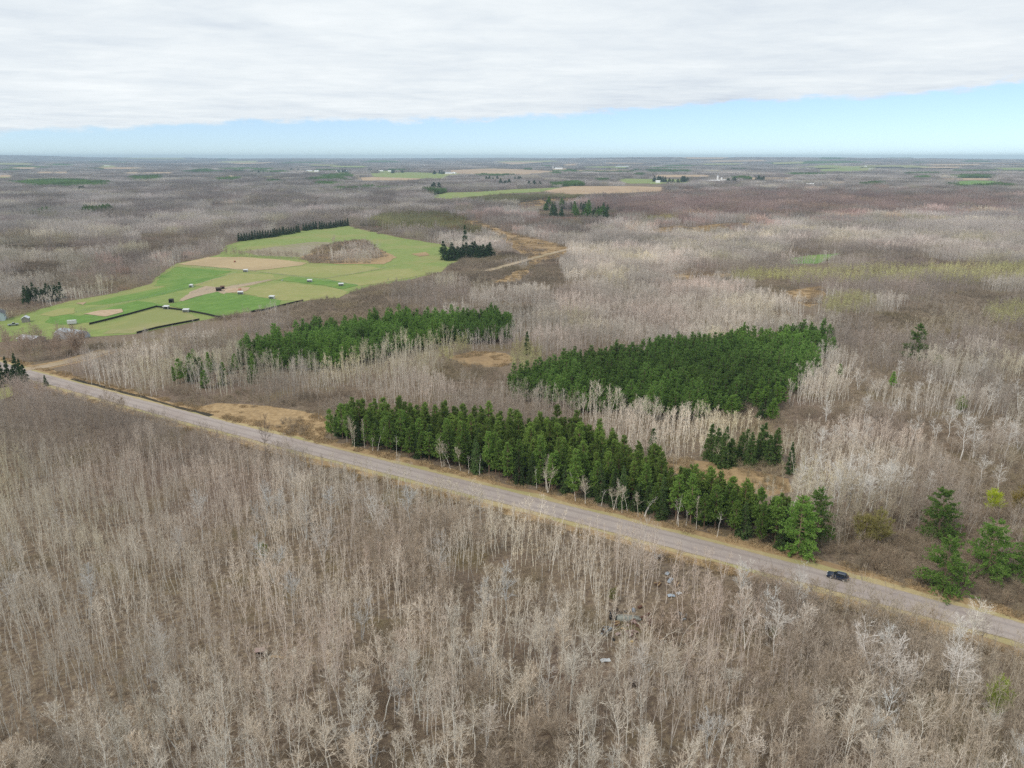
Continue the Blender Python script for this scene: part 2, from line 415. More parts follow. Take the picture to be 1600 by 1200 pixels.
def shrub(seed, H, R, n=26, n2=5, n3=2, tw=.035):
    rng = np.random.default_rng(seed); mb = MB()
    a = rng.uniform(0, 6.28, n); k = rng.uniform(0, 1, n) ** .6
    B = np.c_[np.cos(a) * R * .3 * k, np.sin(a) * R * .3 * k, np.zeros(n)]
    T = np.c_[np.cos(a) * R * k, np.sin(a) * R * k, H * (1 - .5 * k ** 2) * rng.uniform(.6, 1.1, n)]
    slivers(mb, B, T, tw * 1.5, rng)
    i = np.repeat(np.arange(n), n2); u = rng.uniform(.25, 1, len(i))[:, None]
    Q = B[i] + (T - B)[i] * u; D = nrm(nrm(T - B)[i] + rng.normal(0, .5, (len(i), 3))); L = H * rng.uniform(.12, .4, len(i))
    E = Q + D * L[:, None]; slivers(mb, Q, E, tw, rng)
    if n3:
        j = np.repeat(np.arange(len(i)), n3); v = rng.uniform(.2, 1, len(j))[:, None]
        Q2 = Q[j] + (E - Q)[j] * v; D2 = nrm(D[j] + rng.normal(0, .7, (len(j), 3)))
        slivers(mb, Q2, Q2 + D2 * (L[j] * rng.uniform(.3, .7, len(j)))[:, None], tw * .8, rng)
    return mb
def conifer(seed, H, R, z0=.12, nw=16, nb=6, nt=7, size=.42, el=(5, 25), shape=1.0, droop=0.0, per=4, lod=0, gap=0.0, top=.2):
    """evergreen: whorls of branches carrying sprays of needles"""
    rng = np.random.default_rng(seed); tr, cr = MB(), MB()
    zs = np.linspace(z0, .97, nw) + rng.normal(0, .35 / nw, nw)
    lean = rng.normal(0, .02 * H, 2)
    if lod < 2: polytube(tr, np.c_[np.linspace(0, lean[0], 4), np.linspace(0, lean[1], 4), np.linspace(0, H * .97, 4)], np.array([.13, .1, .06, .02]) * H / 10, 5)
    nbr = nw * nb
    z = np.repeat(zs, nb) + rng.normal(0, .3 / nw, nbr); keep = rng.uniform(0, 1, nbr) > gap; z = np.clip(z[keep], z0 * .8, .985); n = len(z)
    az = rng.uniform(0, 6.28, n)
    prof = np.clip((1 - z) / (1 - z0), 0, 1); L = R * (prof ** shape * (1 - top) + top) * rng.uniform(.62, 1.18, n) * np.clip((z - z0) / .1 + .6, 0, 1)
    e = np.radians(rng.uniform(el[0], el[1], n)) + (z - .5) * .9
    D = np.stack([np.cos(az) * np.cos(e), np.sin(az) * np.cos(e), np.sin(e)], 1)
    B = np.c_[lean[0] * z, lean[1] * z, z * H]; 
    if lod < 1: tubes(tr, B, B + D * (L * .8)[:, None], .022 * H / 10 + .012, .008)
    i = np.repeat(np.arange(n), nt); u = rng.uniform(.22, 1.0, len(i)) ** .8
    Q = B[i] + D[i] * (L[i] * u)[:, None] + rng.normal(0, .07, (len(i), 3)) * (L[i] * .9)[:, None]
    Q[:, 2] -= droop * (L[i] * u) ** 1.3
    j = np.repeat(np.arange(len(i)), per); m = len(j)
    d = nrm(D[i][j] + rng.normal(0, .75, (m, 3)) + UP * (.35 if droop == 0 else -.05))
    s, t = frame(d); a = rng.uniform(0, 3.14, (m, 1)); q = s * np.cos(a) + t * np.sin(a)
    sz = size * rng.uniform(.55, 1.3, (m, 1)) * (.55 + .55 * np.clip(prof[i][j], .0, 1)[:, None])
    P = Q[j] + rng.normal(0, .12, (m, 3)) * size
    V = np.stack([P - q * sz * .2, P + q * sz * .2, P + d * sz + q * sz * .17, P + d * sz - q * sz * .17], 1).reshape(-1, 3)
    cr.add(V, np.arange(m * 4).reshape(-1, 4))
    return tr, cr

# ------------------------------------------------------------------ the land's divisions, as the photo shows them
ROAD_FAR = [(-60, 548), (0, 566), (47, 579), (103, 594), (156, 607), (219, 624), (281, 641), (344, 657), (420, 676), (501, 696), (587, 716), (700, 744), (812, 771), (906, 795), (1000, 819), (1112, 848), (1225, 876), (1296, 893.5), (1375, 914), (1469, 940), (1600, 975), (1720, 1008)]
RF = np.array([at(*p) for p in ROAD_FAR])
def smooth_line(P, it=3):
    P = np.array(P)
    for _ in range(it):
        Q = P.copy(); Q[1:-1] = .25 * P[:-2] + .5 * P[1:-1] + .25 * P[2:]; P = Q
    return P
RF = smooth_line(RF)
def normals(P):
    d = nrm(np.gradient(P, axis=0)); return np.c_[-d[:, 1], d[:, 0]]
ROAD_W = 7.6
RN = normals(RF)                                # points to the far side
RC = RF - RN * ROAD_W / 2
def dist_line(x, y, P):
    """signed distance to a polyline: positive on the far side"""
    x, y = np.asarray(x, float), np.asarray(y, float)
    best = np.full(x.shape, 1e9); sg = np.ones(x.shape)
    for a, b in zip(P[:-1], P[1:]):
        d = b - a; t = np.clip(((x - a[0]) * d[0] + (y - a[1]) * d[1]) / (d @ d), 0, 1)
        ex, ey = x - a[0] - t * d[0], y - a[1] - t * d[1]; q = np.hypot(ex, ey)
        s = np.sign(d[0] * (y - a[1]) - d[1] * (x - a[0])); m = q < best
        best = np.where(m, q, best); sg = np.where(m, s, sg)
    return best * sg
SIDE = [(40, 577), (72, 573), (104, 567), (140, 556), (170, 548)]
SR = smooth_line([at(*p) for p in SIDE], 1)
LANE = smooth_line([at(*p) for p in [(760, 424), (800, 413), (830, 405), (858, 397), (890, 389), (905, 385)]], 1)

FARM = [(-40, 512), (5, 500), (60, 484), (110, 470), (175, 459), (235, 444), (250, 428), (275, 412), (325, 402), (345, 397), (352, 384), (372, 378), (440, 365), (540, 352), (600, 366), (640, 374), (690, 382), (712, 392), (720, 405), (690, 425), (640, 437), (570, 450), (540, 460), (480, 470), (440, 479), (350, 495), (320, 500), (210, 522), (150, 526), (60, 532), (-40, 536)]
FIELDS = [  # (name, material, polygon in photo pixels, height of the sheet)
    ('field', 'grass_mid', FARM, .05),
    ('field', 'grass_bright', [(85, 488), (125, 494), (170, 481), (215, 470), (262, 477), (232, 481), (150, 503), (95, 508), (70, 504)], .1),
    ('field', 'grass_bright', [(120, 477), (240, 452), (300, 436), (372, 427), (330, 441), (290, 452), (230, 466), (165, 476)], .1),
    ('field', 'grass_pale', [(62, 492), (90, 483), (118, 481), (115, 490), (82, 495)], .15),
    ('field', 'grass_bright', [(240, 447), (252, 432), (275, 417), (300, 419), (362, 424), (330, 434), (278, 447)], .15),
    ('field', 'stubble', [(277, 413), (325, 402), (380, 402), (440, 406), (480, 411), (470, 415), (420, 421), (396, 423), (340, 418)], .2),
    ('field', 'grass_pale', [(300, 446), (365, 427), (425, 429), (432, 437), (380, 450), (350, 452)], .15),
    ('field', 'grass_bright', [(262, 477), (340, 455), (382, 461), (440, 470), (436, 477), (392, 486), (346, 495), (294, 485)], .2),
    ('field', 'grass_pale', [(358, 456), (405, 447), (445, 441), (520, 450), (545, 456), (530, 466), (480, 470), (440, 470)], .15),
    ('field', 'grass_pale', [(395, 424), (470, 416), (560, 414), (600, 420), (510, 435), (440, 429)], .15),
    ('field', 'grass_bright', [(432, 438), (452, 432), (510, 436), (560, 446), (535, 452), (505, 446), (450, 440)], .2),
    ('field', 'grass_pale', [(512, 436), (600, 422), (640, 420), (670, 428), (600, 442), (562, 447)], .18),
    ('field', 'grass_olive', [(160, 522), (245, 481), (292, 488), (312, 498), (260, 509), (205, 521)], .12),
    ('field', 'grey_tilled', [(380, 393), (430, 385), (490, 378), (520, 379), (500, 392), (470, 402), (400, 399)], .12),
    ('dirt_path', 'dirt_track', [(300, 455), (322, 447), (345, 450), (380, 444), (420, 437), (426, 438), (385, 447), (360, 452), (350, 460), (340, 456), (305, 464), (285, 471), (280, 470)], .22),
    ('bare_ground', 'bare_earth', [(348, 452), (392, 449), (383, 456), (355, 458)], .25),
    ('bare_ground', 'bare_earth', [(130, 491), (158, 485), (190, 483), (192, 488), (165, 495)], .25),
    ('bare_ground', 'bare_earth', [(118, 474), (135, 472), (130, 477)], .25),
    ('bare_ground', 'dry_marsh', [(470, 404), (500, 386), (540, 377), (570, 375), (590, 388), (620, 402), (600, 413), (540, 413), (490, 411)], .2),
    ('bare_ground', 'bare_earth', [(547, 388), (556, 384), (560, 388), (551, 393)], .3),
    ('bare_ground', 'dry_marsh', [(643, 397), (665, 394), (672, 399), (655, 401)], .2),
    ('field', 'grass_pale', [(-40, 600), (18, 601), (20, 618), (-40, 640)], .06),
    ('field', 'grass_bright', [(1230, 404), (1262, 399), (1312, 396), (1300, 404), (1276, 412), (1236, 412)], .05),
    # far farmland
    ('field', 'grass_mid', [(660, 308), (700, 301), (745, 300), (800, 296), (905, 292), (890, 298), (800, 302), (745, 307), (700, 311)], .3),
    ('field', 'grass_mid', [(572, 271), (640, 269), (702, 271), (700, 279), (640, 279), (585, 276)], .3),
    ('field', 'stubble_far', [(540, 279), (580, 276.5), (660, 279), (648, 281.5), (570, 282.5)], .35),
    ('field', 'stubble_far', [(700, 266), (770, 264), (815, 265), (880, 268), (820, 273), (705, 272)], .3),
    ('field', 'stubble_far', [(848, 299), (885, 291), (985, 291), (1052, 293), (1030, 299), (975, 302), (890, 304)], .35),
    ('field', 'stubble_far', [(310, 315), (360, 313), (400, 313), (400, 317), (330, 318)], .3),
    ('field', 'grass_mid', [(975, 279), (1080, 281), (1080, 286), (985, 287), (960, 283)], .3),
    ('field', 'grass_pale', [(1110, 290), (1160, 287), (1163, 291), (1120, 293)], .35),
    ('field', 'stubble_far', [(990, 273), (1100, 273), (1140, 276), (1040, 277)], .3),
    ('field', 'grass_bright', [(1480, 284), (1520, 282), (1560, 283), (1558, 289), (1500, 290)], .3),
    ('field', 'grass_mid', [(1270, 266), (1340, 263), (1360, 267), (1290, 269)], .3),
    ('field', 'stubble_far', [(778, 257), (830, 255), (850, 257), (800, 259)], .4),
    ('field', 'stubble_far', [(880, 259), (905, 258), (900, 260), (880, 261)], .4),
    ('field', 'stubble_far', [(350, 258), (420, 256), (440, 257), (380, 259.5)], .4),
    ('field', 'stubble_far', [(300, 276), (370, 274), (375, 277), (320, 278)], .4),
    ('field', 'grass_pale', [(1200, 258), (1260, 257), (1260, 259), (1210, 260)], .4),
]
MARSH = [  # dead grass, open among the trees
    [(288, 640), (340, 630), (420, 634), (500, 648), (515, 662), (503, 692), (470, 686), (400, 667), (340, 652)],
    [(700, 558), (740, 549), (790, 552), (806, 562), (785, 573), (735, 575)],
    [(1000, 726), (1060, 716), (1120, 724), (1180, 736), (1232, 748), (1240, 768), (1200, 776), (1140, 765), (1090, 748)],
    [(770, 442), (800, 428), (830, 412), (822, 400), (800, 385), (775, 366), (720, 345), (745, 345), (790, 362), (850, 376), (895, 388), (870, 402), (838, 412), (810, 440)],
    [(1040, 430), (1085, 425), (1142, 427), (1140, 434), (1065, 437)],
    [(1060, 358), (1120, 350), (1200, 348), (1212, 352), (1150, 357), (1085, 363)],
    [(795, 320), (850, 311), (935, 310), (890, 316), (840, 322)],
    [(1225, 455), (1285, 447), (1290, 470), (1265, 480), (1240, 470)],
    [(1010, 360), (1060, 352), (1075, 356), (1030, 364)],
]
BROWN = [(1270, 560), (1330, 500), (1640, 470), (1640, 930), (1440, 900), (1290, 870), (1440, 790), (1430, 700), (1320, 640)]
CEDAR = [(1105, 628), (1235, 612), (1245, 672), (1105, 672)]
OPEN = [[(680, 394), (778, 392), (790, 420), (688, 424)], [(838, 328), (965, 330), (970, 352), (845, 350)], [(1410, 832), (1515, 832), (1520, 910), (1410, 910)], [(1495, 895), (1620, 890), (1620, 940), (1495, 935)], [(1515, 795), (1585, 795), (1590, 860), (1515, 860)], [(1320, 835), (1395, 830), (1400, 880), (1320, 880)]]
SOFT = MARSH[1:3] + MARSH[7:8]
PINE_A = [(796, 606), (835, 592), (870, 586), (960, 570), (1040, 558), (1130, 548), (1240, 537), (1290, 540), (1274, 576), (1245, 606), (1200, 624), (1130, 648), (1060, 658), (1010, 652), (950, 644), (900, 644), (815, 626)]
PINE_B = [(375, 562), (440, 542), (510, 525), (600, 512), (680, 509), (760, 510), (803, 514), (806, 534), (740, 538), (690, 540), (620, 556), (560, 568), (520, 584), (470, 582), (400, 572)]
ROW = [(502, 693), (530, 672), (620, 672), (700, 680), (780, 688), (860, 692), (930, 704), (985, 738), (1060, 778), (1150, 806), (1225, 830), (1262, 850), (1264, 866), (1240, 868), (1100, 840), (1000, 816), (900, 791), (800, 765), (700, 740), (600, 712), (510, 697)]
BOG_A = [(560, 352), (600, 338), (680, 334), (735, 345), (760, 362), (745, 376), (700, 366), (620, 360)]          # dark slim spruces beyond the farm
BOG_B = [(718, 316), (760, 308), (880, 306), (920, 309), (830, 319), (760, 322)]
LARCH = [[(1180, 434), (1290, 425), (1620, 418), (1620, 444), (1400, 445), (1250, 445)], [(1262, 474), (1350, 462), (1372, 482), (1300, 500)], [(1530, 490), (1600, 480), (1620, 500), (1560, 512)], [(1140, 432), (1200, 428), (1210, 440), (1150, 442)],
         [(790, 560), (810, 546), (850, 548), (845, 576), (800, 590), (770, 584)], [(690, 560), (720, 545), (745, 542), (735, 548), (700, 570)], [(640, 345), (690, 352), (700, 360), (650, 356)], [(1000, 345), (1050, 340), (1060, 348), (1010, 352)]]
KNOLL = [(470, 404), (500, 386), (540, 377), (570, 375), (590, 388), (604, 400), (580, 411), (540, 412), (490, 411)]
BRUSH = [[(1290, 880), (1300, 810), (1390, 790), (1420, 740), (1620, 700), (1620, 965), (1470, 935)], [(400, 640), (480, 622), (560, 612), (600, 622), (540, 655), (500, 648)], [(290, 640), (280, 622), (380, 615), (420, 632)],
         [(700, 450), (760, 420), (840, 415), (900, 420), (860, 440), (780, 462)], [(590, 458), (700, 425), (760, 418), (720, 438), (620, 466), (560, 476)], [(250, 640), (240, 620), (300, 600), (320, 625)]]
PALE = [[(110, 590), (250, 562), (380, 575), (420, 600), (520, 596), (500, 618), (380, 612), (290, 632), (200, 614)], [(850, 470), (1000, 430), (1130, 440), (1240, 480), (1220, 545), (1000, 550), (850, 520)], [(900, 660), (900, 630), (1060, 650), (1140, 640), (1230, 600), (1260, 640), (1100, 700), (960, 700)], [(1240, 580), (1320, 560), (1340, 640), (1260, 640)],
        [(840, 390), (960, 360), (1250, 380), (1180, 410), (900, 430)], [(500, 580), (560, 555), (700, 528), (770, 530), (690, 560), (690, 620), (520, 640)], [(1000, 360), (1250, 340), (1620, 330), (1620, 410), (1250, 385)], [(1230, 770), (1260, 730), (1420, 720), (1440, 790), (1310, 830)],
        [(240, 420), (340, 380), (345, 400), (260, 425)], [(560, 370), (760, 385), (770, 400), (640, 385)]]
REDDISH = [[(900, 330), (960, 305), (1300, 300), (1620, 310), (1620, 330), (1200, 345), (950, 350)], [(700, 345), (800, 335), (850, 350), (790, 360)], [(200, 415), (240, 405), (250, 430), (180, 450)]]

_r = random.Random(3)
for u, v in [(489, 268), (536, 269), (602, 268), (706, 272), (873, 265), (972, 262), (1122, 285), (1028, 286), (1402, 248.8), (1356, 265), (1265, 290), (168, 262)]:
    w = 16 if v > 256 else 26
    FIELDS.append(('field', _r.choice(['grass_pale', 'stubble_far', 'grass_mid']), [(u - w, v + .6), (u - w * .4, v - 1.2), (u + w * .7, v - 1.0), (u + w, v + .5), (u + w * .5, v + 1.7), (u - w * .5, v + 1.9)], .42))
for k in range(46):
    u, v = _r.uniform(-20, 1620), 253 + 34 * _r.random() ** 1.5; w = _r.uniform(14, 60); h = .35 + (v - 250) * .045; sh = _r.uniform(-8, 8)
    if 520 < u < 1150 and v > 268: continue
    FIELDS.append(('field', _r.choice(['grass_pale', 'stubble_far', 'stubble_far', 'grass_mid', 'grass_olive', 'bare_earth']), [(u - w, v), (u - w * .6 + sh, v - h), (u + w * .8 + sh, v - h), (u + w, v + h * .2), (u + w * .7, v + h), (u - w * .7, v + h)], .2 + .003 * k))
# ------------------------------------------------------------------ ground, road, fields
def ground():
    r = np.concatenate([[0.0], np.geomspace(20, 22000, 170)]); a = np.linspace(0, 2 * math.pi, 181)[:-1]
    R, A = np.meshgrid(r, a, indexing='ij'); X, Y = R * np.sin(A), R * np.cos(A); Z = terrain(X, Y)
    V = np.stack([X, Y, Z], -1).reshape(-1, 3); n, m = R.shape
    i, j = np.meshgrid(np.arange(n - 1), np.arange(m), indexing='ij'); j2 = (j + 1) % m
    F = np.stack([i * m + j, (i + 1) * m + j, (i + 1) * m + j2, i * m + j2], -1).reshape(-1, 4)[:, ::-1]
    mb = MB(); mb.add(V, F)
    tag(link('ground', make_mesh('ground', [(mb, 'forest_floor')], True)), kind='structure')
ground()
def ribbon(name, P, N, o0, o1, z, m, jit=0.0, seed=1):
    """a strip along polyline P from offset o0 to o1 along N"""
    rng = np.random.default_rng(seed); n = 14 if jit else 1
    t = np.linspace(0, len(P) - 1, (len(P) - 1) * n + 1); k = np.arange(len(P))
    C = np.stack([np.interp(t, k, P[:, q]) for q in range(2)], 1); M = nrm(np.stack([np.interp(t, k, N[:, q]) for q in range(2)], 1))
    j0 = (fbm(C[:, 0], C[:, 1], 9, seed) - .5) * jit * 2; j1 = (fbm(C[:, 0] + 99, C[:, 1], 9, seed) - .5) * jit * 2
    A, B = C + M * (o0 + j0)[:, None], C + M * (o1 + j1)[:, None]
    A = np.c_[A, np.full(len(A), z)]; B = np.c_[B, np.full(len(B), z)]; q = len(A)
    mb = MB(); i = np.arange(q - 1); mb.add(np.concatenate([A, B]), np.stack([i, i + 1, i + 1 + q, i + q], 1))
    me = make_mesh(name, [(mb, m)])
    at_ = me.attributes.new('across', 'FLOAT', 'POINT'); at_.data.foreach_set('value', np.r_[np.zeros(q), np.ones(q)].astype(np.float32))
    return tag(link(name, me), kind='structure')
ribbon('verge', RF, RN, -ROAD_W - 4.6, 4.6, .03, 'verge_tan', 1.8, 3)
ribbon('verge', RF, RN, -ROAD_W - 1.7, 1.7, .06, 'verge_green', 1.2, 8)
ribbon('road', RF, RN, -ROAD_W, 0.0, .12, 'red_gravel_asphalt', .35, 5)
SN = normals(SR); ribbon('verge', SR, SN, -6, 6, .045, 'verge_tan', 1.2, 4); ribbon('side_road', SR, SN, -3.2, 3.2, .14, 'dirt_track', .4, 6)
LN = normals(LANE); ribbon('farm_lane', LANE, LN, -3.5, 3.5, .3, 'dirt_track', .5, 7)
DT = np.array([at(*p) for p in [(112, 592), (150, 602), (200, 615), (255, 630), (290, 640), (330, 650)]])
ribbon('ditch_water', DT, normals(DT), -.8, .9, .07, 'ditch_water', .8, 9)
def sheet(name, m, poly, z, jit=True):
    P = np.array([at(*p) for p in poly]); Q = []
    for a, b in zip(P, np.roll(P, -1, 0)):
        n = 10 if jit else 1
        L = np.linalg.norm(b - a); d = (b - a) / L; nn = np.array([-d[1], d[0]])
        for k in range(n):
            c = a + (b - a) * k / n; s = max(L / 6, 6)
            w = 0 if k == 0 else (float(fbm(c[0], c[1], s, 3)) - .5) * min(L * .10, 14)
            Q.append(c + nn * w)
    Q = np.array(Q); zz = terrain(Q[:, 0], Q[:, 1]) + z + np.clip((np.hypot(Q[:, 0], Q[:, 1]) - 5400) / 1500, 0, 1) * 7
    tri = np.array(tessellate_polygon([[Vector((p[0], p[1], 0)) for p in Q]]))
    mb = MB(); mb.add(np.c_[Q, zz], tri)
    me = make_mesh(name, [(mb, m)])
    return tag(link(name, me), kind='structure')
for f in FIELDS: sheet(*f)
for k, p in enumerate(MARSH): sheet('marsh_ground', 'dry_marsh', p, .035)

# ------------------------------------------------------------------ the woods too many to count: clumps scattered over the land
FARCON = [[(20, 288), (90, 284), (165, 288), (160, 294), (60, 295)], [(500, 277), (545, 274), (550, 279), (505, 282)], [(205, 279), (250, 277), (250, 283), (210, 284)], [(340, 282), (372, 281), (372, 284), (345, 285)],
          [(1010, 267), (1078, 268), (1075, 271), (1015, 271)], [(1480, 292), (1560, 291), (1590, 294), (1500, 295)], [(860, 290), (905, 287), (908, 291), (865, 293)], [(670, 272), (690, 271), (690, 275), (672, 275)],
          [(670, 301), (688, 300), (690, 304), (672, 305)], [(135, 333), (168, 330), (168, 334), (138, 337)], [(300, 268), (330, 266), (330, 269), (305, 270)], [(520, 300), (560, 297), (640, 296), (640, 299), (540, 303)][:3],
          [(396, 266), (425, 265), (425, 267), (400, 268)], [(60, 335), (75, 334), (75, 338), (62, 338)], [(1250, 257), (1340, 257), (1340, 259), (1255, 260)], [(1420, 263), (1480, 262), (1480, 265), (1425, 265)]]
for _k in range(70):
    _u, _v = _r.uniform(-20, 1620), 250.5 + 42 * _r.random() ** 1.4; _w = _r.uniform(5, 36); _h = .3 + (_v - 249) * .035
    FARCON.append([(_u - _w, _v), (_u - _w * .5, _v - _h), (_u + _w * .6, _v - _h), (_u + _w, _v + .2 * _h), (_u + _w * .3, _v + _h), (_u - _w * .6, _v + _h)])
TALL = {'aspen': 11, 'mixed': 12, 'brush': 3, 'larch': 9, 'pine': 10, 'bog': 7}
CLS = ['aspen', 'mixed', 'brush', 'larch', 'pine', 'bog', 'none']
FIELDS_PX = [f[2] for f in FIELDS]
def hides_car(u, v): return (np.abs(u - 1306) < 26) & (v > 908) & (v < 990)
def land_class(x, y):
    """what grows on each ground point: index into CLS (6 = nothing)"""
    u, v = pix(x, y)
    r = np.hypot(x, y)
    a = fbm(x, y, 95, 21); b = fbm(x, y, 60, 33); farther = np.clip((r - 400) / 1500, 0, 1)
    c = np.where(a > .47 + .06 * farther, 0, 1)
    c = np.where((b > .62) & (r < 320), 2, c)
    c = np.where((fbm(x, y, 26, 44) < .35) & (r < 300), 2, c)
    c = np.where((fbm(x, y, 48, 47) > .55) & (r > 220) & (r < 1000) & ((v < 560) | (u > 560)), 2, c)
    c = np.where(in_poly(u + (b - .5) * 160, v + (a - .5) * 60, BROWN) & (c == 0) & (fbm(x, y, 33, 91) < .60), 1, c)
    c = np.where((v > 900) & (u > 1180) & (b < .56), 1, c)
    c = np.where((v > 730) & (u < 1000) & (c != 0) & (b < .53), 0, c)
    c = np.where((u > 620) & (u < 1010) & (v > 742) & (v < 1000) & (b < .68), 0, c)
    for p in PALE: c = np.where(in_poly(u + (a - .5) * 90, v + (b - .5) * np.clip((v - 240) * .25, 2, 40), p), 0, c)
    fu, fv = u + (a - .5) * 90, v + (b - .5) * np.clip((v - 240) * .25, 2, 40)
    for p in REDDISH: c = np.where(in_poly(fu, fv, p), 1, c)
    for p in BRUSH: c = np.where(in_poly(u, v, p), 2, c)
    c = np.where(in_poly(u, v, BRUSH[0]) & (fbm(x, y, 24, 12) > .52), 1, c)
    for p in [CEDAR] + OPEN: c = np.where(in_poly(u, v, p), 2, c)
    for p in LARCH: c = np.where(in_poly(u, v, p), 3, c)
    for p in (BOG_A, BOG_B): c = np.where(in_poly(u, v, p), 5, c)
    for p in [PINE_A, PINE_B] + FARCON: c = np.where(in_poly(u, v, p), 4, c)
    h = np.array([TALL[k] for k in CLS[:6]])[c]
    ut, vt = pix(x, y, h * .8)
    no = in_poly(u, v, ROW)
    for p in FIELDS_PX: no |= in_poly(u, v, p) | ((c != 2) & in_poly(ut, vt, p))
    c = np.where(np.any([in_poly(u, v, p) for p in MARSH], axis=0), 2, c); um, vm = pix(x, y, h * .55)
    for p in MARSH: no |= (in_poly(u, v, p) & ~((fbm(x, y, 15, 17) > .60) & (c == 2))) | ((c != 2) & in_poly(um, vm, p))
    d = dist_line(x, y, RF)
    no |= (d > -ROAD_W - 4.2) & (d < 5.0) & (r < 700)
    no |= (np.abs(dist_line(x, y, SR) + 3) < 11) & (r < 700)
    no |= np.abs(dist_line(x, y, LANE)) < 6
    # tall trees on the near side stand back from the road; scrub fills the strip
    c = np.where((d <= -ROAD_W - 4.2) & (d > -ROAD_W - 7) & (u > 480) & (r < 450), 2, c)
    no |= ((np.abs(u - 982) < 34) & (v > 945) & (v < 1010)) | ((np.abs(u - 1047) < 20) & (v > 890) & (v < 945)) | ((np.abs(u - 412) < 34) & (v > 1008) & (v < 1065)) | ((np.abs(u - 946) < 22) & (v > 1015) & (v < 1070))
    no |= hides_car(u, v) & (v < 950) & (c != 2)
    kn = in_poly(u, v, KNOLL); no &= ~kn; c = np.where(kn, np.where(fbm(x, y, 22, 8) > .72, 0, 2), c)
    return np.where(no, 6, c)
def cells():
    """quadtree over the visible land: fine near the camera and along borders, coarse far off"""
    out = []
    s = 250.0
    X, Y = np.meshgrid(np.arange(-14000, 14001, s), np.arange(0, 17001, s)); todo = [(X.ravel(), Y.ravel(), s)]
    while todo:
        x, y, s = todo.pop()
        d = np.hypot(x, y); u, v = pix(x, np.maximum(y, 40))
        pad = s * .75 / np.maximum(d, 60) * FPX + 130
        k = (u > -pad) & (u < 1600 + pad) & (y > 30 - s * .7) & (v < 1300 + pad)
        x, y, d = x[k], y[k], d[k]
        if not len(x): continue
        want = np.select([d < 340 + s * .7, d < 950 + s * .7, d < 2600 + s * .7, d < 7000 + s * .7], [9, 18, 36, 100], 250)
        least = np.select([d < 900, d < 2000, d < 6000], [8, 12, 30], 80)
        o = np.array([(i, j) for i in (-.42, 0, .42) for j in (-.42, 0, .42)]) * s
        C = np.stack([land_class(x + a, y + b) for a, b in o], 1)
        grp = np.where(C < 3, 0, C)
        uni = (grp == grp[:, :1]).all(1); empty = (C == 6).all(1)
        split = ~empty & ((s > want * 1.45) | (~uni & (s > least * 1.6)))
        take = ~empty & ~split & (C[:, 4] != 6)
        out.append((x[take], y[take], np.full(take.sum(), s), C[take, 4]))
        xs, ys = x[split], y[split]
        if len(xs):
            n = 3 if s > 30 else 2
            for i in range(n):
                for j in range(n): todo.append((xs + ((i + .5) / n - .5) * s, ys + ((j + .5) / n - .5) * s, s / n))
        # merge equal sizes to keep the queue short
        m = {}
        for a, b, q in todo: m.setdefault(round(q, 4), []).append((a, b))
        todo = [(np.concatenate([p[0] for p in L]), np.concatenate([p[1] for p in L]), q) for q, L in m.items()]
    return [np.concatenate(z) for z in zip(*out)]

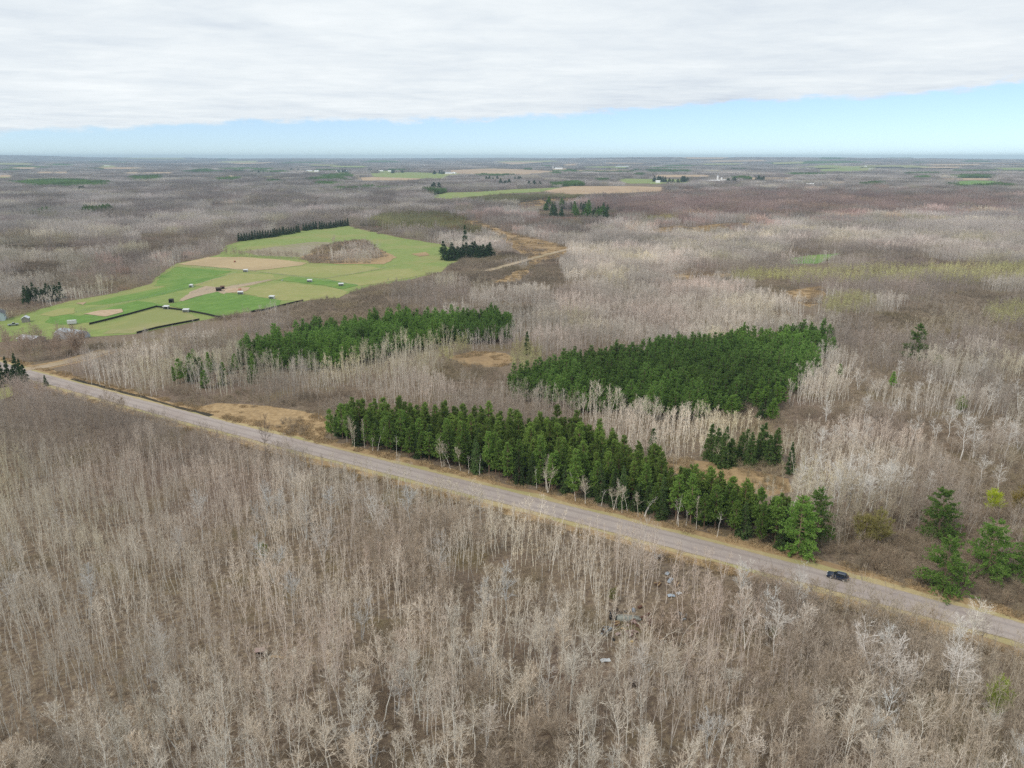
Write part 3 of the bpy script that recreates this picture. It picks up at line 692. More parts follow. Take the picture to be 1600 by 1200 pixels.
LOD_SIZE = [9.0, 18.0, 36.0, 100.0, 250.0]
def clump(kind, lod, seed):
    """a patch of wood LOD_SIZE[lod] metres across as one mesh"""
    rng = np.random.default_rng(seed * 7 + lod); S = LOD_SIZE[lod]
    tw, bk, sh = MB(), MB(), MB()
    sp = {'aspen': 2.6, 'mixed': 3.4, 'brush': 2.3, 'larch': 3.3, 'pine': 3.0, 'bog': 3.2}[kind] * (1.0, 1.0, 1.12, 1.4, 3.4)[lod]
    n = int(S * S / sp / sp); w = max(1, int(math.sqrt(n)))
    base = [None] * 5
    bank = []
    nb_ = min(n, (9, 12, 16, 14, 14)[lod])
    for k in range(nb_):
        q = seed * 100 + k; H = rng.uniform(.62, 1.15)
        if kind == 'aspen':
            H *= 11
            a = [dict(n1=19, n2=5, n3=3, tw=.042), dict(n1=16, n2=5, n3=0, tw=.10), dict(n1=13, n2=1, n3=0, tw=.22), dict(n1=9, n2=0, n3=0, tw=.55), dict(n1=9, n2=0, n3=0, tw=1.3)][lod]
            t, c = bare_tree(q, H, r0=(.105, .075, .085, .13, .25)[lod], t0=rng.uniform(.3, .5), len1=(.16 if k % 3 else .25) * (1, 1.15, 1.25, 1.4, 2.2)[lod], el=(35, 68), lean=rng.uniform(.02, .2), wig=.016, lod=min(lod, 2), **a)
        elif kind == 'mixed':
            H *= 11.5
            a = [dict(n1=18, n2=5, n3=3, tw=.046), dict(n1=15, n2=6, n3=0, tw=.11), dict(n1=14, n2=2, n3=0, tw=.22), dict(n1=12, n2=0, n3=0, tw=.6), dict(n1=10, n2=0, n3=0, tw=1.4)][lod]
            t, c = bare_tree(q, H, r0=(.09, .1, .14, .2, .4)[lod], t0=rng.uniform(.18, .38), len1=.26 * (1, 1, 1, 1.1, 1.8)[lod], el=(28, 62), lean=.05, wig=.02, lod=min(lod, 2), **a)
        elif kind == 'brush':
            a = [dict(n=22, n2=5, n3=2, tw=.035), dict(n=16, n2=5, n3=0, tw=.08), dict(n=14, n2=2, n3=0, tw=.2), dict(n=14, n2=0, n3=0, tw=.5), dict(n=14, n2=0, n3=0, tw=1.2)][lod]
            t, c = MB(), shrub(q, rng.uniform(1.3, 3.6), rng.uniform(1.1, 2.0) * (1, 1, 1.1, 1.3, 3)[lod], **a)
        elif kind == 'larch':
            H *= 9
            a = [dict(n1=30, n2=5, n3=1, tw=.06), dict(n1=24, n2=4, n3=0, tw=.13), dict(n1=16, n2=1, n3=0, tw=.28), dict(n1=12, n2=0, n3=0, tw=.6), dict(n1=12, n2=0, n3=0, tw=1.4)][lod]
            t, c = bare_tree(q, H, r0=.09, t0=.12, len1=.19, el=(5, 25), lean=.02, wig=.006, lod=min(lod, 2), **a)
        elif kind == 'pine':
            H *= 11.2
            a = [dict(nw=13, nb=6, nt=6, per=5, size=.5), dict(nw=11, nb=6, nt=4, per=4, size=.72), dict(nw=8, nb=4, nt=2, per=2, size=1.3), dict(nw=6, nb=3, nt=2, per=1, size=2.4), dict(nw=5, nb=3, nt=2, per=1, size=4)][lod]
            t, c = conifer(q, H, rng.uniform(2.1, 2.9) * (1, 1, 1, 1.2, 3)[lod], z0=.25, el=(12, 40), shape=.5, lod=min(lod, 2), **a)
        else:
            H *= 7.5
            a = [dict(nw=14, nb=5, nt=4, per=2, size=.4), dict(nw=12, nb=5, nt=3, per=2, size=.5), dict(nw=9, nb=4, nt=2, per=1, size=.8), dict(nw=6, nb=3, nt=2, per=1, size=1.6), dict(nw=5, nb=3, nt=2, per=1, size=3)][lod]
            t, c = conifer(q, H, rng.uniform(.8, 1.3) * (1, 1, 1, 1.3, 3)[lod], z0=.08, el=(-20, 5), shape=.8, lod=min(lod, 2), **a)
        bank.append((t, c))
    side = max(1, round(S / sp))
    for i in range(side):
        for j in range(side):
            t, c = bank[rng.integers(nb_)]
            p = ((i + .5 + rng.uniform(-.55, .55)) / side - .5) * S * 1.06, ((j + .5 + rng.uniform(-.55, .55)) / side - .5) * S * 1.06, 0
            a = rng.uniform(0, 6.28); s = rng.uniform(.75, 1.15); ca, sa = math.cos(a) * s, math.sin(a) * s
            M = np.array([[ca, -sa, 0], [sa, ca, 0], [0, 0, s]])
            bk.merge(t, M, p); tw.merge(c, M, p)
    if lod < 3 and kind not in ('brush', 'pine'):      # scrub under the trees
        for k in range(int(S * S / (24, 34, 60)[lod])):
            m = shrub(seed * 31 + k, rng.uniform(.8, 2.2), rng.uniform(.6, 1.3), n=10, n2=4, n3=0, tw=(.035, .07, .16)[lod])
            sh.merge(m, None, (rng.uniform(-S / 2, S / 2), rng.uniform(-S / 2, S / 2), 0))
    pm = {'bog': 'spruce'}.get(kind, kind)
    parts = [(b, m) for b, m in ((tw, f'{pm}_twig_1'), (bk, f'{pm}_bark_1'), (sh, 'brush_twig_1')) if b.n]
    me = make_mesh(f'{kind}_clump', parts)
    return bpy.data.objects.new(f'{kind}_clump', me)

def scatter(name, label, cat, protos, x, y, z, rot, scl, idx, tint):
    """one object that repeats its clumps by geometry nodes; only used for kind = stuff"""
    me = bpy.data.meshes.new(name); n = len(x)
    me.vertices.add(n); me.vertices.foreach_set('co', np.c_[x, y, z].astype(np.float32).ravel())
    def attr(nm, typ, dat, key):
        a = me.attributes.new(nm, typ, 'POINT'); a.data.foreach_set(key, np.ascontiguousarray(dat).ravel())
    attr('rot', 'FLOAT_VECTOR', np.c_[np.zeros(n), np.zeros(n), rot].astype(np.float32), 'vector')
    attr('scl', 'FLOAT_VECTOR', scl.astype(np.float32), 'vector')
    attr('idx', 'INT', idx.astype(np.int32), 'value')
    attr('tint', 'FLOAT_COLOR', np.c_[tint, np.ones(n)].astype(np.float32), 'color')
    ob = link(name, me); tag(ob, label, cat, None, 'stuff')
    t = bpy.data.node_groups.new(name + '_scatter', 'GeometryNodeTree')
    t.interface.new_socket('Geometry', in_out='INPUT', socket_type='NodeSocketGeometry'); t.interface.new_socket('Geometry', in_out='OUTPUT', socket_type='NodeSocketGeometry')
    g = G(t); gi = g.n('NodeGroupInput'); go = g.n('NodeGroupOutput'); jn = g.n('GeometryNodeJoinGeometry')
    def named(nm, dt): return g.n('GeometryNodeInputNamedAttribute', data_type=dt, ins={0: nm}).outputs[0]
    ix, rt, sc_ = named('idx', 'INT'), named('rot', 'FLOAT_VECTOR'), named('scl', 'FLOAT_VECTOR')
    e2r = g.n('FunctionNodeEulerToRotation', ins={0: rt}).outputs[0]
    for k, p in enumerate(protos):
        cmp_ = g.n('FunctionNodeCompare', data_type='INT', operation='EQUAL'); t.links.new(ix, cmp_.inputs[2]); cmp_.inputs[3].default_value = k
        oi = g.n('GeometryNodeObjectInfo', ins={0: p}); oi.transform_space = 'ORIGINAL'
        ip = g.n('GeometryNodeInstanceOnPoints')
        t.links.new(gi.outputs[0], ip.inputs['Points']); t.links.new(cmp_.outputs[0], ip.inputs['Selection'])
        t.links.new(oi.outputs['Geometry'], ip.inputs['Instance']); t.links.new(e2r, ip.inputs['Rotation']); t.links.new(sc_, ip.inputs['Scale'])
        t.links.new(ip.outputs[0], jn.inputs[0])
    t.links.new(jn.outputs[0], go.inputs[0])
    md = ob.modifiers.new('scatter', 'NODES'); md.node_group = t
    return ob

STUFF_INFO = {
    'aspen': ('aspen_wood', 'pale grey leafless aspen woods spreading over the land around the road and farm', 'woods'),
    'mixed': ('hardwood_forest', 'brown and purplish leafless hardwood forest spreading to the horizon', 'forest'),
    'brush': ('undergrowth', 'low brown leafless scrub filling gaps between the trees and road edges', 'undergrowth'),
    'larch': ('tamarack_wood', 'yellowish olive stands of slim tamaracks amid grey woods', 'woods'),
    'pine': ('evergreen_wood', 'dark green blocks of planted pines beyond the roadside row, and far evergreen bands', 'woods'),
    'bog': ('spruce_bog_wood', 'dull dark stands of thin bog spruces behind the green farm fields', 'woods'),
}
NVAR = {0: 5, 1: 4, 2: 3, 3: 2, 4: 2}
def tint_at(x, y, cls, rng):
    n = len(x); u, v = pix(x, y); r = np.hypot(x, y)
    a, b, c = fbm(x, y, 70, 51), fbm(x, y, 38, 61), vnoise(x, y, 420, 71)
    T = np.ones((n, 3)) * (.60 + .84 * a)[:, None]
    T *= 1 + (np.clip(b - .52, 0, 1) * 2.0)[:, None] * np.array([.05, .05, -.28])          # catkin-olive clumps
    T *= 1 + (np.clip(.42 - b, 0, 1) * 2.0)[:, None] * np.array([.0, -.13, -.12])        # reddish buds
    T *= 1 + (rng.uniform(-1, 1, n) * .10)[:, None]
    jit = lambda k: rng.uniform(-.5, .5, n) * k
    soft = np.clip((v - 240) * .35, 3, 50)
    for p in PALE: T[in_poly(u + jit(90), v + jit(soft), p)] *= (1.13, 1.12, 1.12)
    for p in REDDISH: T[in_poly(u + jit(160), v + jit(soft), p)] *= (1.08, .93, .91)
    T *= (.84 + .32 * vnoise(x, y, 19, 83))[:, None]
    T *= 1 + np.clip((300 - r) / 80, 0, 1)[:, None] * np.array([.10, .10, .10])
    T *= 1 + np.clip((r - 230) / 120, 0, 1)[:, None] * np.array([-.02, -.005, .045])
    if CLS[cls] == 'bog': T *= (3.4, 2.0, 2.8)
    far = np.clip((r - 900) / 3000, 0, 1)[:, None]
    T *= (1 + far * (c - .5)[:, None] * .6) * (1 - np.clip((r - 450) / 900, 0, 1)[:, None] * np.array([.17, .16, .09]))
    return T
def woods():
    X, Y, S, C = cells()
    rng = np.random.default_rng(5)
    X = X + rng.uniform(-.18, .18, len(X)) * S; Y = Y + rng.uniform(-.18, .18, len(X)) * S
    print('clumps', len(X))
    lod = np.digitize(S, [13, 27, 60, 160])
    Z = terrain(X, Y)
    d = dist_line(X, Y, RF); r = np.hypot(X, Y); u, v = pix(X, Y)
    for ci, kind in enumerate(CLS[:6]):
        protos, table = [], {}
        for L in range(5):
            if not ((C == ci) & (lod == L)).any(): continue
            for k in range(NVAR[L]): table[L, k] = len(protos); protos.append(clump(kind, L, ci * 20 + k + 1))
        m = C == ci; n = m.sum()
        if not n: continue
        idx = np.array([table[L, rng.integers(NVAR[L])] for L in lod[m]])
        f = S[m] / np.array(LOD_SIZE)[lod[m]]
        zs = rng.uniform(.74, 1.2, n) * np.where((d[m] > 0) & (r[m] > 200) & (r[m] < 900), .84, 1)
        near = (d[m] < 0) & (r[m] < 420) & (u[m] > 420)
        zs = np.where((d[m] < 0) & (r[m] < 420) & (u[m] <= 420), zs * np.clip((-d[m] - ROAD_W) / 22, .34, 1), zs)
        zs = np.where(near, zs * np.clip((-d[m] - ROAD_W) / 15, .4, 1), zs)
        
        rot = rng.integers(0, 4, n) * math.pi / 2 + rng.uniform(-.35, .35, n)
        hs = np.where(lod[m] < 2, np.clip(f, .75, 1.3), f)
        scl = np.c_[hs, hs, zs]
        nm, lb, ct = STUFF_INFO[kind]
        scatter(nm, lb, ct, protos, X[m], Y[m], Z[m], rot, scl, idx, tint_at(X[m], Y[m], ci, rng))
woods()

# dead grass on the marshes, the verges and under the scrub
def grasses():
    rng = np.random.default_rng(77); protos = []
    for k in range(4):
        mb = MB(); n = 260
        B = np.c_[rng.uniform(-1.6, 1.6, n), rng.uniform(-1.6, 1.6, n), np.zeros(n)]
        B = B[np.hypot(B[:, 0], B[:, 1]) < 1.7]; n = len(B)
        D = nrm(np.c_[rng.normal(0, .55, n), rng.normal(0, .55, n), np.ones(n)])
        slivers(mb, B, B + D * rng.uniform(.25, .85, (n, 1)), .10, rng)
        protos.append(bpy.data.objects.new('grass_clump', make_mesh('grass_clump', [(mb, 'dry_twig_1')])))
    X, Y = [], []
    for p in MARSH:
        P = np.array([at(*q) for q in p]); lo, hi = P.min(0), P.max(0); n = min(int((hi - lo).prod() / 7), 9000)
        x, y = rng.uniform(lo[0], hi[0], n), rng.uniform(lo[1], hi[1], n); k = in_poly(*pix(x, y), p) & (fbm(x, y, 14, 3) > .40)
        X.append(x[k]); Y.append(y[k])
    for k in range(1, len(RF) - 1):
        a, b = RF[k], RF[k + 1]; n = int(np.linalg.norm(b - a) * 1.1); t = rng.uniform(0, 1, n)
        o = np.where(rng.uniform(0, 1, n) < .5, rng.uniform(2.6, 5.6, n), -ROAD_W - rng.uniform(2.8, 6.5, n))
        q = a + (b - a) * t[:, None] + RN[k] * o[:, None]; X.append(q[:, 0]); Y.append(q[:, 1])
    X, Y = np.concatenate(X), np.concatenate(Y); n = len(X)
    tint = np.ones((n, 3)) * rng.uniform(.65, 1.1, (n, 1)) * np.array([1, .97, .92])
    s = rng.uniform(.6, 1.25, n)
    scatter('dry_grass', 'tan dead grass tufts on the marshy clearings and along both road verges', 'grass', protos, X, Y, np.zeros(n), rng.uniform(0, 6.28, n), np.c_[s, s, s * .9], rng.integers(0, 4, n), tint)
grasses()

# ------------------------------------------------------------------ trees that stand out one by one
TPL = {}
def template(name, kind, makers):
    """several (trunk, crown) mesh pairs of one look"""
    TPL[name] = [(make_mesh('trunk', [(t, f'{kind}_bark_0')]), make_mesh('crown', [(c, f'{kind}_twig_0')])) for t, c in makers]
R_ = random.Random(11)
def tree(obj_name, tpl, x, y, label, cat, group=None, s=1.0, sz=None, color=(1, 1, 1), var=None, rz=None):
    r = thing(obj_name, label, cat, (x, y, float(terrain(x, y))), R_.uniform(0, 6.28) if rz is None else rz, group)
    r.scale = (s, s, sz or s)
    t, c = TPL[tpl][R_.randrange(len(TPL[tpl])) if var is None else var % len(TPL[tpl])]
    for nm, me in (('trunk', t), ('crown', c)):
        o = bpy.data.objects.new(nm, me); COL.objects.link(o); o.parent = r; o.color = (*color, 1)
    return r
template('aspen', 'aspen', [bare_tree(900 + k, 12 + (k % 3), r0=.115 + .014 * (k % 3), t0=.30 + .05 * (k % 4), n1=30, len1=.17 + .035 * (k % 3), el=(28, 64), n2=6, n3=4, tw=.038, lean=(.03, .08, .15, .22)[k % 4], wig=.013 + .008 * (k % 2), stems=2 if k % 5 == 4 else 1, spread=.12, curve=(0, .4)[k % 2]) for k in range(16)])
template('aspen_bowed', 'aspen', [bare_tree(940 + k, 13, r0=.085, t0=.45, n1=18, len1=.13, el=(20, 60), n2=4, n3=3, tw=.035, lean=.35 + .1 * k, wig=.012, curve=.6) for k in range(4)])
template('maple', 'mixed', [bare_tree(960 + k, 10 + k % 3, r0=.12, t0=.2 + .04 * (k % 3), n1=28, len1=.29, el=(26, 62), n2=8, n3=5, tw=.037, lean=.05, wig=.02) for k in range(8)])
template('birch', 'birch', [bare_tree(980 + k, 13 + k % 3, r0=.18, t0=.3 + .05 * (k % 2), n1=34, len1=.25, el=(12, 58), n2=8, n3=5, tw=.042, lean=.06, wig=.025, stems=(1, 1, 2, 3)[k % 4], spread=.2) for k in range(8)])
template('snag', 'birch', [bare_tree(995 + k, 11, r0=.12, t0=.5, n1=9, len1=.2, el=(10, 60), n2=3, n3=2, tw=.04, lean=.25, wig=.02, curve=.3) for k in range(3)])
template('pine', 'pine', [conifer(1000 + k, 11.8, 2.2 + .25 * (k % 3), z0=.22 + .05 * (k % 2), nw=19, nb=8, nt=8, per=6, size=.36, el=(8, 34), shape=.62) for k in range(8)])
template('spruce', 'spruce', [conifer(1020 + k, 10.5, 2.3 + .25 * (k % 2), z0=.05, nw=22, nb=9, nt=9, per=4, size=.36, el=(-14, 6), shape=.95, droop=.09, top=.06) for k in range(6)])
template('white_pine', 'pine', [conifer(1040 + k, 12, 4.4, z0=.10, nw=13, nb=9, nt=26, per=11, size=.25, el=(0, 14), shape=.62, gap=.06, top=.2) for k in range(4)])
template('willow', 'willow', [bare_tree(1060 + k, 6, r0=.1, t0=.12, n1=44, len1=.40, el=(20, 70), n2=9, n3=8, tw=.08, lean=.03, wig=.015, stems=3, spread=.18) for k in range(3)])

def hides_scrap(u, v):
    return ((np.abs(u - 982) < 42) & (v > 945) & (v < 1062)) | ((np.abs(u - 1047) < 26) & (v > 890) & (v < 985)) | ((np.abs(u - 946) < 22) & (v > 1015) & (v < 1085)) | ((np.abs(u - 412) < 34) & (v > 1012) & (v < 1085)) | hides_car(u, v)
def near_woods():
    """the 300 aspens, and the maples and birches, that show largest below the road"""
    rng = np.random.default_rng(31); g = 3.4
    X, Y = np.meshgrid(np.arange(-170, 171, g), np.arange(64, 250, g)); X = (X + rng.uniform(-.47, .47, X.shape) * g).ravel(); Y = (Y + rng.uniform(-.47, .47, Y.shape) * g).ravel()
    u, v = pix(X, Y); d = dist_line(X, Y, RF); ut, vt = pix(X, Y, 12.0)
    k = (u > -40) & (u < 1640) & (vt < 1195) & (d < -ROAD_W - 7) & ~(hides_scrap(u, v) & (hides_car(u, v) | (rng.uniform(0, 1, len(u)) < .35)))
    k &= ~((np.abs(u - 985) < 70) & (np.abs(v - 1000) < 60) & (rng.uniform(0, 1, len(u)) < .6)) & ~((np.abs(u - 1045) < 30) & (np.abs(v - 915) < 34)) & ~((np.abs(u - 975) < 34) & (np.abs(v - 968) < 22))
    k &= rng.uniform(0, 1, len(u)) < np.clip((fbm(X, Y, 17, 401) - .28) * 5, .3, 1)
    X, Y, u, v, d = X[k], Y[k], u[k], v[k], d[k]
    o = np.argsort(np.hypot(X, Y)); cnt = dict(a=0, m=0, b=0)
    no1, no2 = fbm(X, Y, 30, 201), fbm(X, Y, 14, 301)
    for i in o:
        x, y = X[i], Y[i]; right = u[i] > 1150
        zone = 'left' if u[i] < 540 else 'middle' if u[i] < 1080 else 'right'
        q = rng.uniform()
        gap = -d[i] - ROAD_W
        hs = 1.0 if u[i] < 430 else min(1.0, max(.45, gap / 15))
        if rng.uniform() < .07: hs = min(1, hs + .35)
        b_ = .96 + .3 * no2[i] + rng.uniform(-.08, .08)
        warm = rng.uniform(-1, 1) * .05
        col = (b_ * (1 + warm), b_, b_ * (1 - warm))
        if right and q < .13 and cnt['b'] < 60 or (not right and q < .05 and cnt['b'] < 60):
            cnt['b'] += 1
            tree('birch_tree', 'birch', x, y, {'left': 'chalky white bare birch with wide limbs among thin greyer aspens at the lower left', 'middle': 'chalky white bare birch with wide limbs among thin greyer aspens, lower middle', 'right': 'chalky white bare birch with wide limbs over brown scrub at the lower right'}[zone], 'tree', f'white birches in the near woods, {zone}', rng.uniform(.6, .85), rng.uniform(.7, .95) * hs, tuple(q * (.92 if right else .74) for q in col))
        elif (right and no1[i] < .62) or (not right and no1[i] < .33):
            if cnt['m'] >= 190: continue
            cnt['m'] += 1
            b2 = b_ * rng.uniform(.85, 1.2)
            tree('maple_tree', 'maple', x, y, {'left': 'brownish bare round-crowned maple among pale aspens at the lower left', 'middle': 'brownish bare round-crowned maple among pale aspens, lower middle', 'right': 'brownish bare round-crowned maple in the scrubby woods at the lower right'}[zone], 'tree', f'brown bare maples in the near woods, {zone}', rng.uniform(.7, 1.05), rng.uniform(.65, 1.0) * max(hs, .45), (b2 * 1.0, b2 * .97, b2 * .92))
        else:
            if cnt['a'] >= 250: continue
            cnt['a'] += 1
            tall = rng.uniform() < .55
            lab = ('tall' if tall else 'shorter') + ' slim bare aspen with pale bark ' + {'left': 'in the near woods at the lower left', 'middle': 'in the near woods below the road, lower middle', 'right': 'in the near woods at the lower right'}[zone]
            tree('aspen_tree', 'aspen', x, y, lab, 'tree', ('tall' if tall else 'shorter') + f' aspens in the near woods, {zone}', rng.uniform(.8, 1.1), (rng.uniform(.88, 1.1) if tall else rng.uniform(.55, .8)) * hs, col)
    print('near', cnt)
near_woods()
for k, (u, v) in enumerate([(1062, 1012), (1090, 1046), (1028, 1020), (1120, 1062), (1010, 1075), (1052, 1090), (915, 1040), (1148, 1020), (980, 1110), (860, 1010), (1230, 1065), (655, 1110), (1080, 1120), (700, 900)]):
    p = at(u, v); tree('aspen_tree', 'aspen_bowed', *p, 'slim pale aspen leaning over in a long bow in the near woods', 'tree', 'bowed aspens in the near woods', R_.uniform(.8, 1.0), R_.uniform(.75, 1.0), rz=R_.uniform(1.2, 3.6))

def row_trees():
    rng = np.random.default_rng(41); g = 3.1
    P = np.array([at(*q) for q in ROW]); lo, hi = P.min(0), P.max(0)
    X, Y = np.meshgrid(np.arange(lo[0], hi[0], g), np.arange(lo[1], hi[1], g)); X = (X + rng.uniform(-.3, .3, X.shape) * g).ravel(); Y = (Y + rng.uniform(-.3, .3, Y.shape) * g).ravel()
    d = dist_line(X, Y, RF); k = in_poly(*pix(X, Y), ROW) & (d > 5.2)
    X, Y, d = X[k], Y[k], d[k]; u, v = pix(X, Y); n = 0
    print('row', len(X))
    for i in range(len(X)):
        front = d[i] < 10.5
        b = rng.uniform(.68, 1.38)
        s = rng.uniform(.8, 1.15)
        edge = 'western half' if u[i] < 860 else 'eastern half'
        lf = u[i] < 560
        if (front and rng.uniform() < (.55 if lf else .38)) or rng.uniform() < .05:
            tree('spruce_tree', 'spruce', X[i], Y[i], 'dark conical spruce at the front of the roadside evergreen row, ' + ('left half' if u[i] < 860 else 'right half'), 'tree', 'spruces in the roadside evergreen row, ' + ('left half' if u[i] < 860 else 'right half'), s * .92, s * rng.uniform(.75, 1.02), (b * 1.25, b * 1.2, b * 1.15))
        else:
            n += 1
            tree('pine_tree', 'pine', X[i], Y[i], ('green pine in the front line of the roadside evergreen row, ' if front else 'green pine standing deeper in the roadside evergreen row, ') + ('left half' if u[i] < 860 else 'right half'), 'tree', ('front pines' if front else 'inner pines') + ' of the roadside evergreen row, ' + ('left half' if u[i] < 860 else 'right half'), s, s * rng.uniform(.8, 1.1), (b * (1.05 if front else 1.15), b, b * .95))
    return n
print('row pines', row_trees())


# conifers that stand apart
for u, v, tp, nm, s, sz, lab, c in [
    (1464, 842, 'white_pine', 'white_pine', 1.25, 1.08, 'broad bushy white pine with dense dark tiers above the other two by the road', .85),
    (1472, 922, 'white_pine', 'white_pine', 1.3, 1.02, 'spreading white pine closest to the road behind the parked car', 1.05),
    (1542, 902, 'white_pine', 'white_pine', 1.25, 1.15, 'open white pine with separate drooping tiers right of the spreading one', 1.2),
    (1604, 905, 'white_pine', 'white_pine', 1.1, 1.1, 'sparse small pine cut by the right edge of the photo', 1.15),
    (1246, 866, 'white_pine', 'white_pine', 1.25, 1.2, 'bright green bushy pine closing the right end of the roadside row', 1.45),
    (1274, 842, 'white_pine', 'white_pine', 1.0, 1.1, 'dark bushy pine half hidden by white birches behind the row end', .9),
    (1428, 560, 'white_pine', 'white_pine', 1.35, 1.35, 'lone dark green pine standing in grey woods at the upper right', .85),
    (823, 553, 'spruce', 'spruce_tree', 1.0, 1.05, 'lone dark spruce between the two pine plantations', 1.1),
    (1019, 716, 'spruce', 'spruce_tree', .95, 1.0, 'single dark spruce left of the small clearing behind the row', 1.2),
    (1234, 740, 'spruce', 'spruce_tree', .75, .95, 'slim spruce at the right end of the clump in the clearing', 1.2),
    (1310, 590, 'pine', 'pine_tree', .6, .5, 'small green pine below the lone dark pine', 1.4),
    (1393, 607, 'pine', 'pine_tree', .7, .6, 'small bright green pine in grey woods below the lone dark pine', 1.7),
    (72, 603, 'spruce', 'spruce_tree', .5, .45, 'small spruce at the road junction', 1.0),
]:
    p = at(u, v); tree(nm, tp, *p, lab, 'tree', None, s, sz, (c, c, c * .95))
for k, (u, v) in enumerate([(1108, 716), (1120, 722), (1133, 714), (1142, 726), (1156, 720), (1165, 712), (1172, 728), (1184, 722), (1192, 716), (1200, 727), (1208, 722), (1128, 729)]):
    p = at(u, v); tree('spruce_tree', 'spruce', *p, 'dark spruce in the clump at the small clearing behind the row', 'tree', 'spruces clumped in the clearing', R_.uniform(1.0, 1.35), R_.uniform(.8, 1.15), (1.45, 1.4, 1.1))
for k, (u, v) in enumerate([(6, 600), (14, 597), (23, 600), (29, 597), (36, 600), (41, 602), (2, 605)]):
    p = at(u, v); tree('spruce_tree', 'spruce', *p, 'dark narrow spruce by the road junction at the left edge', 'tree', 'spruces at the road junction', R_.uniform(.8, 1.05), R_.uniform(.8, 1.2) * (1.25 if k in (3, 4) else .9), (.8, .85, .95))
for k, (u, v) in enumerate([(1137, 640), (1148, 648), (1143, 655), (1158, 640), (1188, 628), (1196, 636), (1203, 646), (1212, 640), (1220, 634), (1190, 655), (1206, 660), (1180, 640), (1075, 640), (1105, 642)]):
    p = at(u, v); tree('cedar_tree', 'pine' if k % 3 else 'spruce', *p, 'low green cedar among white birches right of the nearer plantation', 'tree', 'cedars right of the nearer plantation', R_.uniform(.9, 1.25), R_.uniform(.6, .95), (1.15, 1.15, 1.0))
for k in range(26):
    u, v = R_.uniform(250, 400), R_.uniform(575, 612); v -= (u - 250) * .12 - 8
    p = at(u, v); tree('cedar_tree', 'spruce' if k % 2 else 'pine', *p, 'dull green young conifer scattered in grey woods left of the far plantation', 'tree', 'young conifers left of the far plantation', R_.uniform(.6, .95), R_.uniform(.6, .95), (1.25, 1.25, 1.1))
for k in range(17):
    u = 692 + k * 4.6 + R_.uniform(-1, 1); v = 403 + R_.uniform(-6, 5)
    p = at(u, v); tree('spruce_tree', 'spruce', *p, 'dark blue-green spruce in the compact grove at the right edge of the farm field', 'tree', 'spruce grove beside the farm field', 2.3, R_.uniform(1.0, 1.25), (.75, .85, 1.0))
p = at(727, 386); tree('spruce_tree', 'spruce', *p, 'tallest spruce behind the compact grove at the farm field', 'tree', None, 1.7, 2.2, (.75, .9, .9))
for a, b, n in [((374, 377), (428, 370), 14), ((430, 370), (442, 367), 4), ((444, 367), (467, 363), 7), ((475, 361), (494, 358), 6), ((500, 358), (543, 353), 13), ((470, 350), (493, 346), 6)]:
    for k in range(n):
        t = k / (n - 1); p = at(a[0] + (b[0] - a[0]) * t, a[1] + (b[1] - a[1]) * t + R_.uniform(-.5, .5))
        tree('spruce_tree', 'spruce', *p, 'small dark spruce in the windbreak line along the top of the farm field', 'tree', 'windbreak spruces on the farm field', 1.25, R_.uniform(.75, 1.05), (.7, .8, .95))
for k in range(14):
    p = at(42 + k * 4.2, 472 - k * .5 + R_.uniform(-3, 4)); tree('spruce_tree', 'spruce', *p, 'dark spruce at the wood edge left of the farm field', 'tree', 'spruces at the left wood edge', 1.2, R_.uniform(.7, 1.15), (.7, .8, .9))
for k in range(40):
    u = R_.uniform(852, 950); p = at(u, 334 + (u - 900) * .05 + R_.uniform(-7, 7)); tree('cedar_tree', 'spruce' if k % 3 else 'pine', *p, 'dark green conifer in the patch amid grey woods beyond the tan clearing', 'tree', 'conifer patch beyond the tan clearing', 2.3, R_.uniform(1.1, 1.9), (.9, 1.0, .9))
for k, (u, v) in enumerate([(1268, 800), (1290, 806), (1308, 812), (1322, 806), (1345, 812), (1360, 800), (1382, 802), (1404, 790), (1338, 790), (1300, 786), (1262, 772), (1376, 778), (1320, 770), (1240, 790), (1288, 765), (1352, 760)]):
    p = at(u, v); tree('birch_tree', 'birch', *p, 'big chalky white birch in the crowded clump behind the right end of the evergreen row', 'tree', 'white birch clump behind the row end', R_.uniform(.85, 1.05), R_.uniform(.8, 1.0))
for k, (u, v, s) in enumerate([(1480, 690, .8), (1500, 720, 1), (1520, 716, 1), (1555, 690, .8), (1570, 716, .9), (1590, 705, .8), (1462, 690, .7), (1448, 780, .6), (1500, 640, .8), (1545, 640, .8), (1590, 640, .9), (1425, 690, .7), (1390, 660, .7), (1395, 720, .5), (1350, 660, .7), (1320, 690, .7), (1430, 640, .8), (1290, 660, .7), (1370, 620, .7), (1470, 740, .6), (1530, 760, .6), (1400, 600, .7), (1450, 610, .7), (1520, 600, .8), (1560, 620, .7), (1340, 610, .7), (1480, 560, .7), (1530, 570, .7), (1590, 580, .7), (1380, 560, .6), (1330, 720, .7), (1300, 700, .7), (1280, 720, .8), (1350, 700, .7), (1560, 770, .7)]):
    p = at(u, v); tree('birch_tree', 'birch', *p, 'white spreading birch standing in the brown scrub behind the white pines at the right', 'tree', 'white birches in the right-hand scrub', s, s * R_.uniform(.85, 1.05))
for k, (u, v, s, lb) in enumerate([(1364, 1092, 1.05, 'leaning white birch, leftmost of the large pair below the road at the right'), (1412, 1100, 1.0, 'forked white birch, right one of the large pair below the road at the right'), (1512, 1052, 1.0, 'wide pale yellowish-white tree touching the lower road edge at the right'), (1484, 1120, .9, 'white birch with low outstretched limbs below the wide pale tree')]):
    p = at(u, v); tree('birch_tree', 'birch', *p, lb, 'tree', None, s, s, (1.02, 1, .94 if k == 2 else 1), var=(2, 3, 1, 5)[k])
